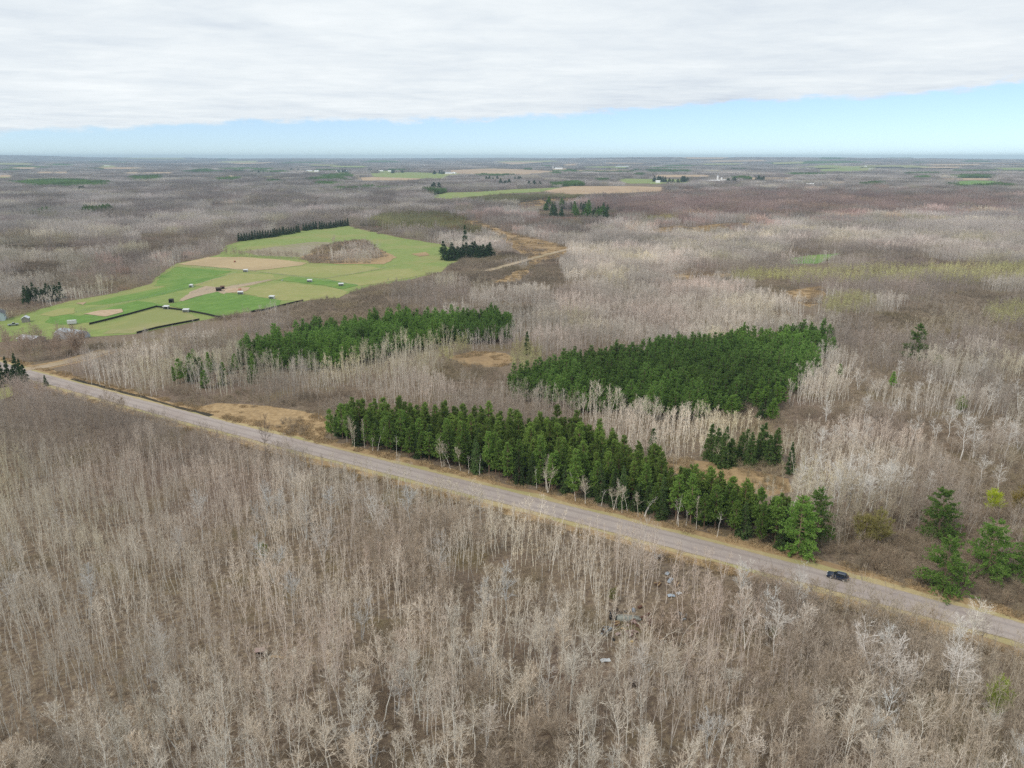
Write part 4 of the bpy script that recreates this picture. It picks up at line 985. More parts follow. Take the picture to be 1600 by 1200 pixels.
for k in range(34):
    u = R_.uniform(540, 1215); q = RF[np.argmin(abs(pix(RF[:, 0], RF[:, 1])[0] - u))]; vv = np.interp(u, [p[0] for p in ROAD_FAR], [p[1] for p in ROAD_FAR]) - R_.uniform(9, 16)
    p = at(u, vv); tree('aspen_tree' if k % 3 else 'birch_tree', 'snag' if k % 2 else 'aspen', *p, ('bare white-stemmed aspen' if k % 3 else 'bare white birch') + ' standing against the dark front of the evergreen row', 'tree', 'white stems along the evergreen row', .62, R_.uniform(.5, .82), (1.1, 1.08, 1.05))
for k, (u, v, lab, c, s) in enumerate([(1549, 800, 'bright yellow willow bush right of the bushy white pine', (1.3, 1.42, .5), 1.0), (1556, 1122, 'round yellow-green budding tree at the lower right', (1.0, 1.15, 1.0), 1.2), (1345, 848, 'tan-yellow budding bush above the parked car, left of its twin', (.92, .80, 1.2), 1.2), (1372, 852, 'tan-yellow budding bush above the parked car, larger right twin', (.88, .77, 1.2), 1.45),
        (958, 940, 'yellow-green budding sapling just above the scrap heap', (.55, .56, .6), .5), (412, 872, 'yellow-green sapling among grey aspens, left middle', (.7, .75, .7), .6), (1500, 645, 'light green leafing tree in grey woods at the right', (.72, .9, 1.0), 1.0), (1465, 575, 'pale green leafing tree right of the lone dark pine', (.72, .82, 1.1), .9),
        (1590, 800, 'tan budding bush at the right edge by the yellow willow', (.85, .65, .75), 1.1), (1210, 1000, 'faint yellow-green sapling right of the scrap heap', (.65, .68, .7), .5)]):
    p = at(u, v); tree('willow_bush' if 'bush' in lab else 'budding_tree', 'willow', *p, lab, 'bush' if 'bush' in lab else 'tree', None, s, s, c)
p = at(415, 716); tree('maple_tree', 'maple', *p, 'dark-trunked bare tree standing alone at the lower road edge left of the evergreens', 'tree', None, 1.0, 1.15, (.55, .5, .48))
for k, (u, v) in enumerate([(40, 566), (55, 560), (70, 563), (80, 561), (92, 556), (110, 545), (118, 550), (60, 548)]):
    p = at(u, v); tree('maple_tree', 'maple', *p, 'dark bare yard tree beside the farm buildings at the left', 'tree', 'bare yard trees at the farm', 1.0, R_.uniform(.8, 1.1), (.75, .68, .64))
for k in range(44):
    u, v = R_.choice([(515, 392), (530, 385), (575, 388), (560, 402), (545, 407), (500, 400), (580, 396)]); u += R_.uniform(-12, 12); v += R_.uniform(-4, 5)
    p = at(u, v); tree('aspen_tree', 'aspen', *p, 'grey bare aspen on the scrubby knoll inside the farm field', 'tree', 'bare trees on the farm knoll', 1.0, R_.uniform(.4, .8), (.85, .8, .76))
for k in range(46):
    p = at(352 + k * 2.6 + R_.uniform(-2, 2), 399 + k * .12 + R_.uniform(-2, 2)); tree('maple_tree', 'maple', *p, 'low bare tree in the hedge line above the tan stubble field', 'tree', 'bare hedge line on the farm', 1.0, R_.uniform(.4, .75), (1, .95, .9))
for k in range(70):
    u = R_.uniform(5, 140); p = at(u, min(550 - u * .02 + R_.uniform(-11, 18), 571 - max(u - 40, 0) * .21)); tree('maple_tree', 'maple', *p, 'brown bare tree in the copse hiding the farm buildings', 'tree', 'bare copse in front of the farm buildings', 1.0, R_.uniform(.6, 1.05), (1.1, 1.0, .95))
SHR = [make_mesh('bare_shrub', [(shrub(1100 + k, 2.4, 1.7, n=34, n2=6, n3=3, tw=.036), 'brush_twig_0')]) for k in range(5)]
def shrubs():
    rng = np.random.default_rng(91); n = 0
    while n < 150:
        u, v = rng.uniform(1280, 1600), rng.uniform(800, 975)
        x, y = at(u, v)
        if not in_poly(np.array([u]), np.array([v]), BRUSH[0])[0] or dist_line(np.array([x]), np.array([y]), RF)[0] < 6: continue
        o = link('bare_shrub', SHR[n % 5], None, (x, y, 0), rng.uniform(0, 6.28)); s = rng.uniform(.7, 1.4); o.scale = (s, s, s * rng.uniform(.8, 1.2)); b = rng.uniform(.8, 1.3); o.color = (b, b * .95, b * .93, 1)
        tag(o, 'brown leafless shrub in the thicket above the road around the white pines', 'shrub', 'brown shrubs around the white pines'); n += 1
shrubs()

# ------------------------------------------------------------------ the parked car
def car():
    p = at(1308.5, 904.5); k = np.argmin(np.hypot(*(RF - p).T)); d = RF[k + 1] - RF[k - 1]
    ang = math.atan2(-d[1], -d[0])             # the bonnet points up the road, to the photo's left
    r = thing('parked_car', 'dark navy sport utility car stopped on the right side of the reddish road', 'car', (p[0], p[1], .12), ang); r.scale = (.94,) * 3
    L, Wd = 4.75, 1.86
    side = [(-2.36, .42), (-2.38, .75), (-2.30, 1.0), (-2.22, 1.06), (1.02, 1.06), (1.3, 1.02), (2.15, .90), (2.34, .76), (2.38, .45), (2.2, .27), (-2.2, .27)]
    def loft(prof, w0, w1, inset_fn, n=1):
        mb = MB(); P = np.array(prof); m = len(P)
        sec = []
        for y, sc in ((-w1, .94), (-w0, 1.0), (w0, 1.0), (w1, .94)):
            c = P.mean(0); Q = c + (P - c) * np.array([sc ** .5, sc])
            sec.append(np.c_[Q[:, 0], np.full(m, y), Q[:, 1]])
        i = np.arange(m); i2 = (i + 1) % m
        V = np.concatenate(sec)
        for s in range(3): mb.add(V, np.stack([i, i2, i2 + m, i + m], 1) + s * m)
        tri = np.array(tessellate_polygon([[Vector((q[0], q[1], 0)) for q in P]]))
        mb.add(V, tri); mb.add(V, tri[:, ::-1] + 3 * m); return mb
    body = part('body', loft(side, Wd / 2 - .10, Wd / 2, None), 'navy_paint', r)
    mb = MB()                                   # cabin: a roof carried by raked pillars
    b0 = np.array([[-2.18, -.82], [.98, -.82], [.98, .82], [-2.18, .82]]); t0 = np.array([[-1.72, -.62], [.18, -.62], [.18, .62], [-1.72, .62]])
    V = np.concatenate([np.c_[b0, np.full(4, 1.05)], np.c_[t0, np.full(4, 1.62)], np.c_[t0 * [.96, .9], np.full(4, 1.68)]])
    i = np.arange(4); i2 = (i + 1) % 4
    mb.add(V, np.concatenate([np.stack([i, i2, i2 + 4, i + 4], 1), np.stack([i, i2, i2 + 4, i + 4], 1) + 4, [[8, 9, 10, 11]]]))
    part('cabin', mb, 'navy_paint', r)
    def pane(quad, off):
        q = np.array(quad, float); nn = np.cross(q[1] - q[0], q[3] - q[0]); nn /= np.linalg.norm(nn)
        m = MB(); m.add(np.concatenate([q + nn * off, q - nn * .01]), [[0, 1, 2, 3], [7, 6, 5, 4], [0, 4, 5, 1], [1, 5, 6, 2], [2, 6, 7, 3], [3, 7, 4, 0]]); return m
    def lerp(a, b, t): return np.asarray(a) + (np.asarray(b) - np.asarray(a)) * t
    def face(A, B, C, D, u0, u1, v0, v1):
        f = lambda u, v: lerp(lerp(A, B, u), lerp(D, C, u), v)
        return [f(u0, v0), f(u1, v0), f(u1, v1), f(u0, v1)]
    A = [V[k] for k in range(8)]
    part('windscreen', pane(face(A[1], A[2], A[6], A[5], .06, .94, .1, .93), .012), 'car_glass', r)
    part('rear_window', pane(face(A[3], A[0], A[4], A[7], .08, .92, .18, .92), .012), 'car_glass', r)
    for a, b, c, d_ in ((A[0], A[1], A[5], A[4]), (A[2], A[3], A[7], A[6])):
        fl = a is A[0]
        for u0, u1 in ((.06, .34), (.365, .63), (.655, .92)):
            q = (u0, u1) if fl else (1 - u1, 1 - u0)
            part('side_window', pane(face(a, b, c, d_, *q, .12, .92), .012), 'car_glass', r)
    for x in (-1.38, 1.42):
        for y in (-.84, .84):
            t = MB(); disc(t, (0, 0, 0), .36, .24, 24); w = part('wheel', t, 'tyre_rubber', r, False, (x, y, .36))
            m = MB(); disc(m, (0, math.copysign(.125, y), 0), .235, .02, 20); part('rim', m, 'rim_alloy', w)
    for y in (-.66, .66):
        m = MB(); box(m, (2.335, y, .74), (.10, .42, .13)); part('headlight', m, 'lamp_clear', r)
        m = MB(); box(m, (-2.345, y * 1.1, .88), (.09, .30, .16)); part('tail_light', m, 'lamp_red', r)
        m = MB(); box(m, (.72, math.copysign(1.02, y), 1.10), (.12, .2, .13)); part('wing_mirror', m, 'navy_paint', r)
        m = MB(); box(m, (-.77, y * .86, 1.70), (1.5, .05, .06)); part('roof_rail', m, 'grey_steel', r)
    m = MB(); box(m, (2.37, 0, .62), (.04, .9, .2)); part('grille', m, 'tyre_rubber', r)
    for x in (2.36, -2.37):
        m = MB(); box(m, (x, 0, .40), (.12, 1.7, .20)); part('bumper', m, 'tyre_rubber', r)
    m = MB(); box(m, (-2.40, 0, .78), (.02, .5, .13)); part('number_plate', m, 'white_sheet', r)
car()

# ------------------------------------------------------------------ scrap dumped in the near woods
def scrap():
    def put(name, label, cat, u, v, rz=0.0, group=None): return thing(name, label, cat, (*at(u, v), 0), rz, group)
    rng = np.random.default_rng(8)
    def bent_sheet(m, w, l, n=7, amp=.25, th=.025, z=.1):
        t = np.linspace(0, 1, n); zz = z + amp * (np.sin(t * rng.uniform(3, 6)) + 1) * .5
        for a, b, za, zb in zip(t[:-1], t[1:], zz[:-1], zz[1:]):
            V = np.array([[(a - .5) * l, -w / 2, za], [(b - .5) * l, -w / 2, zb], [(b - .5) * l, w / 2, zb + .05], [(a - .5) * l, w / 2, za + .05]])
            m.add(np.concatenate([V, V - [0, 0, th]]), [[0, 1, 2, 3], [7, 6, 5, 4], [0, 4, 5, 1], [1, 5, 6, 2], [2, 6, 7, 3], [3, 7, 4, 0]])
    # an old hull-like shell, dark at one end, pale along its length
    r = put('derelict_shell', 'long pale grey-green derelict shell with a dark end lying across the scrap heap', 'wreck', 980, 967, -.12)
    m = MB(); t = np.linspace(-1, 1, 15); a = np.linspace(0, math.pi, 9)
    hw = .95 * (1 - np.abs(t) ** 3.2 * .8); V = np.stack([np.c_[np.full(9, x * 2.9), np.cos(a) * w, np.sin(a) * w * .85 + .02] for x, w in zip(t, hw)]).reshape(-1, 3)
    i, j = np.meshgrid(np.arange(14), np.arange(8), indexing='ij'); m.add(V, np.stack([i * 9 + j, (i + 1) * 9 + j, (i + 1) * 9 + j + 1, i * 9 + j + 1], -1).reshape(-1, 4)); part('hull', m, 'green_grey_hull', r, True)
    m = MB(); box(m, (-2.9, 0, .55), (1.5, 1.5, 1.0), 0, .8); part('dark_end', m, 'black_fabric', r)
    m = MB(); box(m, (0, 0, .86), (5.2, .10, .08)); part('keel', m, 'grey_wood', r)
    for u, v, lab, mt, w, l, rz in [(1043, 897, 'light grey metal sheet nearest the road', 'galvanised', 1.0, 1.9, 1.0), (1047, 908, 'bluish metal sheet just below the light grey one', 'pale_blue_sheet', 1.0, 2.9, 1.1), (1049, 932, 'pale blue crumpled sheet beside the white bundle', 'pale_blue_sheet', 1.1, 2.0, .1), (1061, 928, 'white crumpled sheet right of the pale blue one', 'white_sheet', 1.0, 1.6, .7),
                                (946, 1033, 'whitish crumpled sheet lying below the scrap heap', 'white_sheet', 1.1, 2.4, .3), (966, 992, 'pinkish scrap panel on the lower edge of the heap', 'pink_scrap', .8, 1.5, .5), (974, 984, 'tan panel left in the middle of the heap', 'tan_wood', .7, 1.3, -.4), (1004, 982, 'rusty folded sheet at the right edge of the heap', 'rust', 1.0, 1.7, .8)]:
        r = put('metal_sheet' if 'panel' not in lab else 'metal_sheet', lab, 'scrap sheet', u, v, rz); w, l = w * .8, l * .8; m = MB(); bent_sheet(m, w, l); part('sheet', m, mt, r)
        m = MB(); box(m, (0, w / 2 + .02, .24), (l * .9, .05, .05)); part('edge_rail', m, 'rust', r)
    for u, v, lab, mt in [(986, 1005, 'yellow tub lying under the heap', 'yellow_plastic'), (990, 955, 'blue plastic drum on top of the heap', 'blue_plastic'), (1012, 962, 'rusty drum at the right of the derelict shell', 'rust'), (953, 985, 'pale steel drum left of the scrap panels', 'grey_steel'), (1000, 950, 'dark rusty drum behind the shell', 'rust')]:
        r = put('steel_drum' if 'drum' in lab else 'tub', lab, 'drum' if 'drum' in lab else 'tub', u, v, rng.uniform(0, 3)); m = MB()
        polytube(m, [(-.45, 0, .3), (-.44, 0, .3), (0, 0, .3), (.44, 0, .3), (.45, 0, .3)], [.02, .3, .31, .3, .02], 14); part('shell', m, mt, r, False)
        m = MB(); polytube(m, [(-.16, 0, .3), (-.14, 0, .3), (-.12, 0, .3)], [.30, .335, .30], 14); polytube(m, [(.12, 0, .3), (.14, 0, .3), (.16, 0, .3)], [.30, .335, .30], 14); part('hoops', m, mt, r)
    for u, v, lab in [(1029, 914, 'tan sawn log pile left of the bluish sheet'), (1057, 914, 'tan and rust log pile right of the bluish sheet'), (963, 976, 'tan log pile at the upper left of the scrap panels'), (972, 1093, 'yellowish log pile low in the woods under the heap'), (1033, 1000, 'small tan log pile right of the heap')]:
        r = put('log_pile', lab, 'log pile', u, v, rng.uniform(0, 3))
        for k in range(6):
            m = MB(); a = rng.uniform(-.4, .4); c = np.array([rng.uniform(-.3, .3), (k % 3 - 1) * .36, .17 + .3 * (k // 3)]); d = np.array([math.cos(a), math.sin(a), .05]) * .7
            polytube(m, [c - d * 1.001, c - d, c + d, c + d * 1.001], [.01, .17, .16, .01], 9); part('log', m, 'tan_wood' if k % 2 else 'rust', r)
    for u, v, lab in [(992, 972, 'brown tangle of rusty scrap to the right of the shell'), (1012, 972, 'rusty tangle at the right end of the heap'), (962, 958, 'dark tangle of scrap behind the shell'), (984, 992, 'rusty tangle under the shell'), (986, 1070, 'dark purple scrap tangle low in the woods'), (945, 988, 'grey scrap tangle at the left of the heap'), (1062, 964, 'dark grey scrap tangle right of the heap'), (1032, 872, 'grey scrap tangle near the road verge')]:
        r = put('scrap_tangle', lab, 'scrap', u, v, rng.uniform(0, 3)); m = MB(); m2 = MB()
        for k in range(16): box(m if k % 3 else m2, (rng.normal(0, .7), rng.normal(0, .6), rng.uniform(.08, .5)), (rng.uniform(.3, 1.3), rng.uniform(.08, .5), rng.uniform(.05, .3)), rng.uniform(0, 3), rng.uniform(.6, 1))
        n = 14; A = np.c_[rng.normal(0, .8, (n, 2)), rng.uniform(.02, .4, n)]; tubes(m, A, A + np.c_[rng.normal(0, .8, (n, 2)), rng.uniform(.0, .5, n)], .035, .03, 5)
        part('rusty_pieces', m, 'rust' if 'rust' in lab or 'brown' in lab else 'dark_wood', r); part('pale_pieces', m2, 'grey_steel' if 'grey' in lab else 'pink_scrap' if 'rust' in lab else 'dark_wood', r)
    for u, v in [(978, 956), (1000, 968), (958, 1000), (1020, 985), (1035, 962)]:
        o = link('old_tyre', None); bpy.data.objects.remove(o)
        m = MB(); a = np.linspace(0, 2 * math.pi, 19)
        polytube(m, np.c_[np.cos(a) * .28, np.sin(a) * .28, np.full(19, .12)], np.full(19, .11), 8); o = link('old_tyre', make_mesh('old_tyre', [(m, 'tyre_rubber')], True), None, (*at(u, v), 0.0)); tag(o, 'black discarded tyre lying in the scrap heap', 'tyre', 'tyres in the scrap heap')
    # the little hide with its flat roof, and the plank beside it
    r = put('hunting_blind', 'small box hide with a flat pinkish-grey roof in the woods at the lower left', 'hide', 407, 1024, .2); r.scale = (.8,) * 3
    m = MB(); box(m, (0, 0, .75), (1.7, 1.3, 1.5)); part('walls', m, 'dark_wood', r)
    m = MB(); box(m, (0, 0, 1.56), (2.2, 1.7, .10)); part('roof', m, 'pink_scrap', r)
    m = MB(); box(m, (0, -.665, 1.05), (1.0, .03, .35)); part('opening', m, 'black_fabric', r)
    for x in (-.7, .7): m = MB(); box(m, (x, -.70, .75), (.09, .09, 1.5)); part('post', m, 'grey_wood', r)
    r = put('timber_plank', 'yellowish plank lying on the ground right of the flat-roofed hide', 'plank', 436, 1028, -.15); m = MB()
    for k in range(2): box(m, (0, k * .32, .08 + .03 * k), (4.2 - k * .8, .26, .07), .03 * k)
    part('boards', m, 'tan_wood', r)
    m = MB(); box(m, (-1.2, .15, .025), (.1, .8, .05)); box(m, (1.2, .15, .025), (.1, .8, .05)); part('bearers', m, 'grey_wood', r)
scrap()

# ------------------------------------------------------------------ the farm
def farm():
    def put(name, label, cat, u, v, rz=0.0, group=None): return thing(name, label, cat, (*at(u, v), 0.05), rz, group)
    def gable(r, L, Wd, h, rh, wall, roof, over=.3, door=True, windows=0, arch=False):
        m = MB(); prism(m, [(-Wd / 2, 0), (Wd / 2, 0), (Wd / 2, h), (0, h + rh), (-Wd / 2, h)], -L / 2, L / 2); part('wall', m, wall, r)
        m = MB(); w = Wd / 2 + over; dz = rh * over / (Wd / 2); t = .14
        prism(m, [(-w, h - dz + .02), (0, h + rh + .02), (w, h - dz + .02), (w, h - dz + .02 + t), (0, h + rh + .02 + t), (-w, h - dz + .02 + t)], -L / 2 - over, L / 2 + over); part('roof', m, roof, r)
        if door:
            m = MB(); box(m, (0, -L / 2 - .03, min(h * .42, 1.5)), (min(Wd * .4, 3.5), .06, min(h * .84, 3.0))); part('door', m, 'grey_wood', r)
        for k in range(windows):
            y = (k + .5) / windows * L * .8 - L * .4
            for sx in (-1, 1):
                m = MB(); box(m, (sx * (Wd / 2 + .025), y, h * .58), (.05, 1.0, 1.1)); f = part('window', m, 'car_glass', r)
    r = put('farmhouse', 'pale blue farmhouse cut by the left edge of the photo', 'house', -3, 500, .5); gable(r, 9, 7.5, 4.2, 2.6, 'house_blue', 'roof_dark', .5, True, 3)
    m = MB(); box(m, (-1.6, 1, 6.6), (.7, .7, 1.6)); part('chimney', m, 'rust', r)
    r = put('hoop_barn', 'large bluish-white hoop barn with a patched cover behind bare trees', 'barn', 113, 527, 1.15)
    r.scale = (.9,) * 3; m = MB(); a = np.linspace(0, math.pi, 13); out = [(math.cos(t) * 5.2, math.sin(t) ** .85 * 4.6) for t in a]; prism(m, out, -8.5, 8.5); part('cover', m, 'pale_blue_sheet', r)
    m = MB()
    for y in np.linspace(-8.5, 8.5, 8): polytube(m, [(math.cos(t) * 5.24, y, math.sin(t) ** .85 * 4.64) for t in a], np.full(13, .09), 5)
    part('hoops', m, 'white_sheet', r)
    m = MB(); box(m, (0, -8.54, 1.6), (3.4, .08, 3.2)); part('door', m, 'dark_wood', r)
    r = put('box_trailer', 'white box trailer behind the hoop barn', 'trailer', 113, 507, .35); r.scale = (.75,) * 3; m = MB(); box(m, (0, 0, 2.0), (6.0, 2.4, 2.6)); part('body', m, 'white_sheet', r)
    m = MB(); box(m, (3.4, 0, .62), (1.5, .15, .12)); part('drawbar', m, 'grey_steel', r)
    for y in (-1.05, 1.05): m = MB(); disc(m, (-.6, y, .4), .4, .25, 18); part('wheel', m, 'tyre_rubber', r)
    r = put('pole_barn', 'low barn with a wide grey-white metal roof by the junction', 'barn', 50, 534, 1.25); r.scale = (.72,) * 3; gable(r, 15, 10, 3.0, 1.6, 'grey_wood', 'roof_light', .5, True, 0)
    r = put('garden_shed', 'small shed with a bluish-white roof between house and hoop barn', 'shed', 41, 503, .4); gable(r, 4.2, 3.4, 2.3, 1.1, 'grey_wood', 'roof_light', .25)
    r = put('parked_pickup', 'grey pickup parked on the farmyard grass near the house', 'pickup', 21, 509, .6)
    m = MB(); prism(m, [(-2.6, .45), (2.6, .45), (2.6, .95), (1.3, 1.1), (-2.6, 1.1)], -.9, .9); part('body', m, 'grey_steel', r)
    m = MB(); prism(m, [(-.5, 1.1), (1.1, 1.1), (.6, 1.75), (-.4, 1.75)], -.8, .8); part('cab', m, 'car_glass', r)
    m = MB(); box(m, (.1, 0, 1.78), (1.0, 1.5, .05)); part('roof', m, 'grey_steel', r)
    for x in (-1.6, 1.6):
        for y in (-.82, .82): m = MB(); disc(m, (x, y, .38), .38, .24, 18); part('wheel', m, 'tyre_rubber', r)
    r = put('farm_tractor', 'dark tractor parked between the two barns', 'tractor', 88, 533, .9)
    m = MB(); box(m, (.9, 0, 1.0), (1.8, .7, .7)); part('bonnet', m, 'black_fabric', r)
    m = MB(); box(m, (-.5, 0, 1.7), (1.2, 1.2, 1.4), 0, .85); part('cab', m, 'car_glass', r); m = MB(); box(m, (-.5, 0, 2.44), (1.3, 1.3, .1)); part('roof', m, 'black_fabric', r)
    for y in (-.75, .75):
        m = MB(); disc(m, (-.6, y, .8), .8, .4, 20); part('wheel', m, 'tyre_rubber', r); m = MB(); disc(m, (1.4, y * .8, .45), .45, .25, 18); part('wheel', m, 'tyre_rubber', r)
    def shelter(u, v, lab, w=3.6, rz=.0, top='white_sheet', wall='white_sheet', group=None, h=1.7):
        r = put('animal_shelter', lab, 'shelter', u, v, rz, group)
        m = MB(); box(m, (0, .9, h * .5), (w * .9, .08, h)); 
        for s in (-1, 1): box(m, (s * (w * .45 - .04), 0, h * .5), (.08, 1.7, h))
        part('wall', m, wall, r)
        m = MB(); V = np.array([[-w / 2, -1.25, h + .03], [w / 2, -1.25, h + .03], [w / 2, 1.25, h + .5], [-w / 2, 1.25, h + .5]]); m.add(np.concatenate([V, V - [0, 0, .08]]), [[0, 1, 2, 3], [7, 6, 5, 4], [0, 4, 5, 1], [1, 5, 6, 2], [2, 6, 7, 3], [3, 7, 4, 0]]); part('roof', m, top, r)
        for s in (-1, 1): m = MB(); box(m, (s * (w * .45 - .06), -1.1, h * .5 - .2), (.1, .1, h - .4)); part('post', m, 'grey_wood', r)
        return r
    for k, (u, v, lab) in enumerate([(299, 449, 'small white field shelter left of the dark shed'), (384, 425, 'white shelter at the lower edge of the tan stubble field'), (376, 460, 'white shelter next to the red hay feeder'), (425, 467, 'white shelter on the bright green paddock right of the feeder'),
                                     (484, 441, 'white shelter on the dark green strip, left of the last one'), (533, 447, 'white shelter at the right end of the dark green strip'), (260, 483, 'white shelter at the corner of the black fence'), (291, 488, 'white shelter by the black fence bend')]):
        shelter(u, v, lab, 3.8 if k not in (0,) else 2.6, .2 * (k % 3 - 1))
    shelter(342, 455, 'dark brown shed at the paddock corner on bare soil', 4.0, .3, 'dark_wood', 'dark_wood', h=2.2)
    shelter(348, 452, 'reddish-brown lean-to behind the dark brown shed', 3.0, .3, 'rust', 'dark_wood', h=1.9)
    shelter(268, 473, 'black shed on the grass above the fence corner', 3.0, .1, 'black_fabric', 'black_fabric', h=2.0)
    r = put('hay_feeder', 'small red hay feeder on bare soil', 'feeder', 375, 454); m = MB(); a = np.linspace(0, 6.2832, 17)
    for z in (.3, .8, 1.3): polytube(m, np.c_[np.cos(a) * 1.0, np.sin(a) * 1.0, np.full(17, z)], np.full(17, .06), 6)
    part('rings', m, 'red_paint', r)
    for k in range(8): m = MB(); box(m, (math.cos(k * .785) * 1.0, math.sin(k * .785) * 1.0, .65), (.09, .09, 1.35)); part('bar', m, 'red_paint', r)
    r = put('hay_bale', 'small dark bale alone on the tan stubble field', 'bale', 367, 410); m = MB(); polytube(m, [(-.6, 0, .75), (-.59, 0, .75), (.59, 0, .75), (.6, 0, .75)], [.02, .75, .75, .02], 16); part('roll', m, 'rust', r); m = MB(); polytube(m, [(-.2, 0, .75), (.2, 0, .75)], [.765, .765], 16); part('wrap', m, 'red_paint', r)
    r = put('water_tub', 'tiny white water tub left of the dark green strip', 'tub', 441, 438.5); m = MB(); polytube(m, [(0, 0, 0), (0, 0, .01), (0, 0, .6), (0, 0, .62)], [.02, .8, .9, .86], 16); part('wall', m, 'white_sheet', r); m = MB(); polytube(m, [(0, 0, .56), (0, 0, .565)], [.84, .01], 16); part('water', m, 'car_glass', r)
    # black mesh fences and thin post fences
    def fence(lab, pts, h=1.15, m_='black_fabric', post='dark_wood', gap=6.0):
        P = np.array([at(*q) for q in pts]); o = P[0]; r = thing('paddock_fence', lab, 'fence', (*o, .1)); P = P - o
        m = MB()
        for a, b in zip(P[:-1], P[1:]):
            L = np.linalg.norm(b - a); c = (a + b) / 2; box(m, (*c, h / 2 + .12), (L, .05, h), math.atan2(b[1] - a[1], b[0] - a[0]))
        part('mesh_panel', m, m_, r)
        for a, b in zip(P[:-1], P[1:]):
            n = max(1, int(np.linalg.norm(b - a) / gap))
            for k in range(n): q = a + (b - a) * k / n; mm = MB(); box(mm, (*q, h / 2 + .1), (.14, .14, h + .25)); part('post', mm, post, r)
    fence('black mesh fence from the hoop barn up to the paddock corner and along its top', [(140, 508), (165, 502), (200, 493), (245, 480.5), (262, 483), (290, 486.5), (320, 492), (346, 498)])
    fence('black mesh fence along the lower edge of the pale paddock', [(214, 522), (245, 514), (270, 509), (312, 501)])
    fence('black mesh fence at the lower right corner of the bright green paddock', [(392, 489), (412, 486), (432, 481), (452, 476), (474, 471)])
    def wire(lab, pts):
        P = np.array([at(*q) for q in pts]); o = P[0]; r = thing('wire_fence', lab, 'fence', (*o, .1)); P = P - o; m = MB()
        for z in (.45, .8, 1.15):
            for a, b in zip(P[:-1], P[1:]): tubes(m, np.array([[*a, z]]), np.array([[*b, z]]), .022, .022, 4)
        part('wires', m, 'grey_steel', r)
        for a, b in zip(P[:-1], P[1:]):
            n = max(1, int(np.linalg.norm(b - a) / 12))
            for k in range(n): q = a + (b - a) * k / n; mm = MB(); box(mm, (*q, .65), (.12, .12, 1.3)); part('post', mm, 'grey_wood', r)
    wire('thin wire fence between bright strip and pale paddock at the farm, upper left', [(120, 489), (170, 480), (230, 466), (300, 449), (372, 426)])
    wire('thin wire fence under the tan stubble field', [(300, 418), (380, 423), (440, 430), (520, 441), (560, 447)])
    wire('thin wire fence crossing the pale fields at the right of the farm', [(505, 437), (560, 427), (620, 416)])
    wire('thin wire fence along the dirt path', [(300, 459), (345, 449), (400, 443), (430, 437)])
farm()

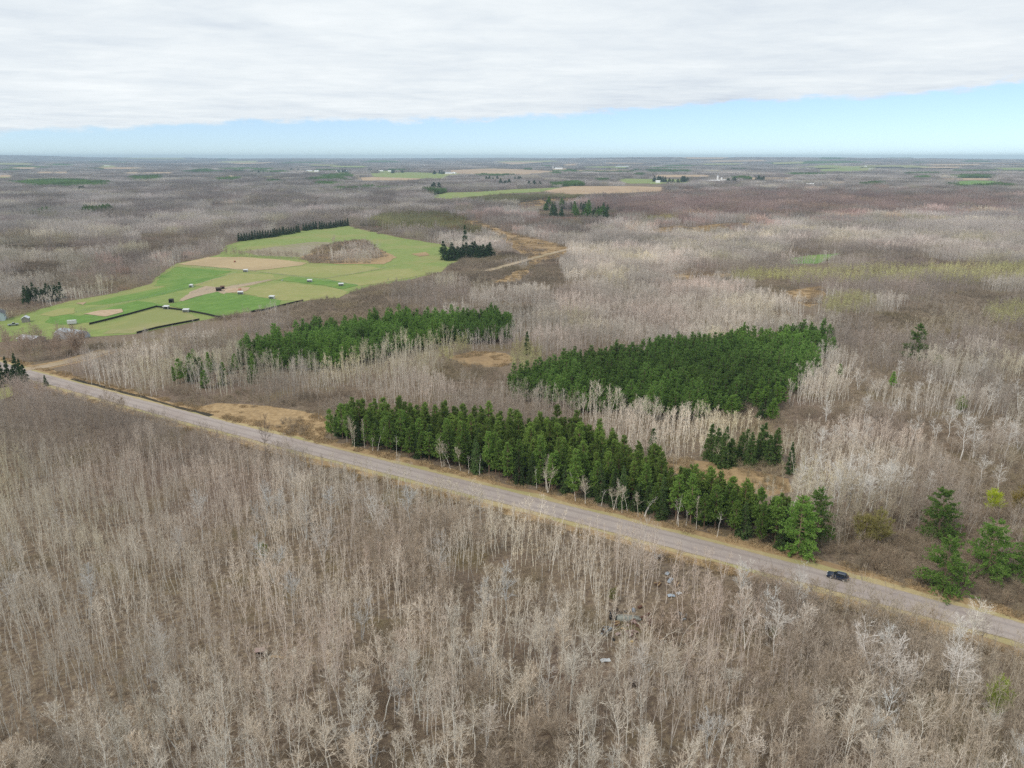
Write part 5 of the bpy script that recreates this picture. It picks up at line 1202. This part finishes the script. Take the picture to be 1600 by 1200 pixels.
# ------------------------------------------------------------------ farms far off
def far_farms():
    k = 0
    for u, v, L, Wd, h, rz, lab in [(484, 268, 46, 14, 6, 1.2, 'long white barn, leftmost of the far farms'), (495, 269, 30, 12, 7, 1.35, 'white barn right beside the leftmost long barn'), (530, 269, 40, 14, 6, 1.3, 'white barn between dark trees left of the far green field'), (543, 269, 20, 12, 7, 1.0, 'small white house right of the barn between dark trees'),
            (595, 268, 34, 14, 6, 1.4, 'white barn at the left end of the far green field'), (609, 268.5, 24, 12, 6, 1.2, 'white house on the far green field'), (702, 272, 44, 16, 6, 1.3, 'white barn at the right end of the far green field'), (710, 272, 18, 12, 7, .9, 'small white house beside the barn at the far green field'),
            (873, 265, 60, 22, 9, 1.3, 'big white barn on the far tan field, upper middle'), (972, 262, 120, 26, 8, 1.45, 'very long white shed near the horizon, right of middle'), (1115, 285, 46, 16, 6, 1.3, 'long white dairy barn beside the silo'), (1133, 284, 34, 14, 6, 1.35, 'white shed right of the silo'), (1100, 284, 14, 10, 6, 1.0, 'small white house left of the silo'),
            (1028, 286, 16, 10, 6, 1.2, 'small white house by the dark trees left of the dairy farm'), (1402, 248.5, 280, 60, 16, 1.5, 'very large white building on the skyline at the right'), (1360, 266, 26, 14, 7, 1.2, 'small white barn far off at the right'), (1352, 263, 16, 12, 9, 1.3, 'tiny white house far off at the right'), (1265, 290, 24, 10, 5, 1.3, 'low white shed right of the dairy farm'), (168, 262, 60, 16, 7, 1.4, 'pale barn near the left horizon')]:
        p = at(u, v); z = float(terrain(*p)); r = thing('far_barn' if 'house' not in lab else 'far_house', lab, 'barn' if 'house' not in lab else 'house', (*p, z), rz)
        m = MB(); prism(m, [(-Wd / 2, 0), (Wd / 2, 0), (Wd / 2, h), (0, h * 1.5), (-Wd / 2, h)], -L / 2, L / 2); part('wall', m, 'barn_white', r)
        m = MB(); w = Wd / 2 + .5; prism(m, [(-w, h - .2), (0, h * 1.5 + .1), (w, h - .2), (w, h + .1), (0, h * 1.5 + .4), (-w, h + .1)], -L / 2 - .5, L / 2 + .5); part('roof', m, 'barn_white' if k % 3 else 'roof_light', r); k += 1
    for u, v, h, lab in [(1121, 284, 24, 'tall pale silo at the dairy farm'), (1127, 284, 17, 'shorter silo right of the tall pale one'), (864, 265, 26, 'thin silo left of the big white barn, upper middle')]:
        p = at(u, v); r = thing('grain_silo', lab, 'silo', (*p, float(terrain(*p)))); m = MB(); polytube(m, [(0, 0, 0), (0, 0, h * .85)], [3.6, 3.6], 18); part('wall', m, 'barn_white', r)
        m = MB(); polytube(m, [(0, 0, h * .85), (0, 0, h * .93), (0, 0, h)], [3.6, 2.9, .1], 18); part('dome', m, 'roof_light', r)
    tr = []
    for u, v, n in [(508, 270, 3), (536, 270, 5), (583, 269, 5), (620, 270, 3), (685, 272, 6), (460, 268, 4), (1030, 284, 8), (1072, 284, 9), (1142, 286, 5), (1188, 284, 6), (805, 283, 3), (1050, 287, 3), (768, 284, 4), (790, 290, 6), (835, 292, 4), (680, 298, 4), (404, 272, 4), (400, 265, 4), (130, 300, 3)]:
        for k in range(n):
            p = at(u + R_.uniform(-9, 9), v + R_.uniform(-.8, .8)); tree('spruce_tree', 'spruce', *p, 'tiny dark evergreen near the far farms below the horizon', 'tree', 'evergreens around the far farms', 5.0, R_.uniform(1.5, 2.3), (.8, .9, .9))
far_farms()

# ------------------------------------------------------------------ the air
def haze():
    m = bpy.data.materials.new('haze'); m.use_nodes = True; t = m.node_tree; t.nodes.clear()
    v = t.nodes.new('ShaderNodeVolumePrincipled'); v.inputs['Color'].default_value = (.62, .82, 1.0, 1); v.inputs['Density'].default_value = HAZE; v.inputs['Anisotropy'].default_value = 0.0
    o = t.nodes.new('ShaderNodeOutputMaterial'); t.links.new(v.outputs[0], o.inputs['Volume']); MATS['haze'] = m
    R, A = np.meshgrid([6000.0, 9000, 13000, 17000, 22000], np.linspace(0, 6.28, 120)); zt = terrain(R * np.sin(A), R * np.cos(A))
    lo, hi = float(zt.min()) - 4, max(float(zt.max()) + 45, CAM_H + 8)
    mb = MB(); box(mb, (0, 0, (lo + hi) / 2), (44400, 44400, hi - lo)); o = link('haze', make_mesh('haze', [(mb, 'haze')])); tag(o, kind='stuff')
HAZE = 7e-5
haze()
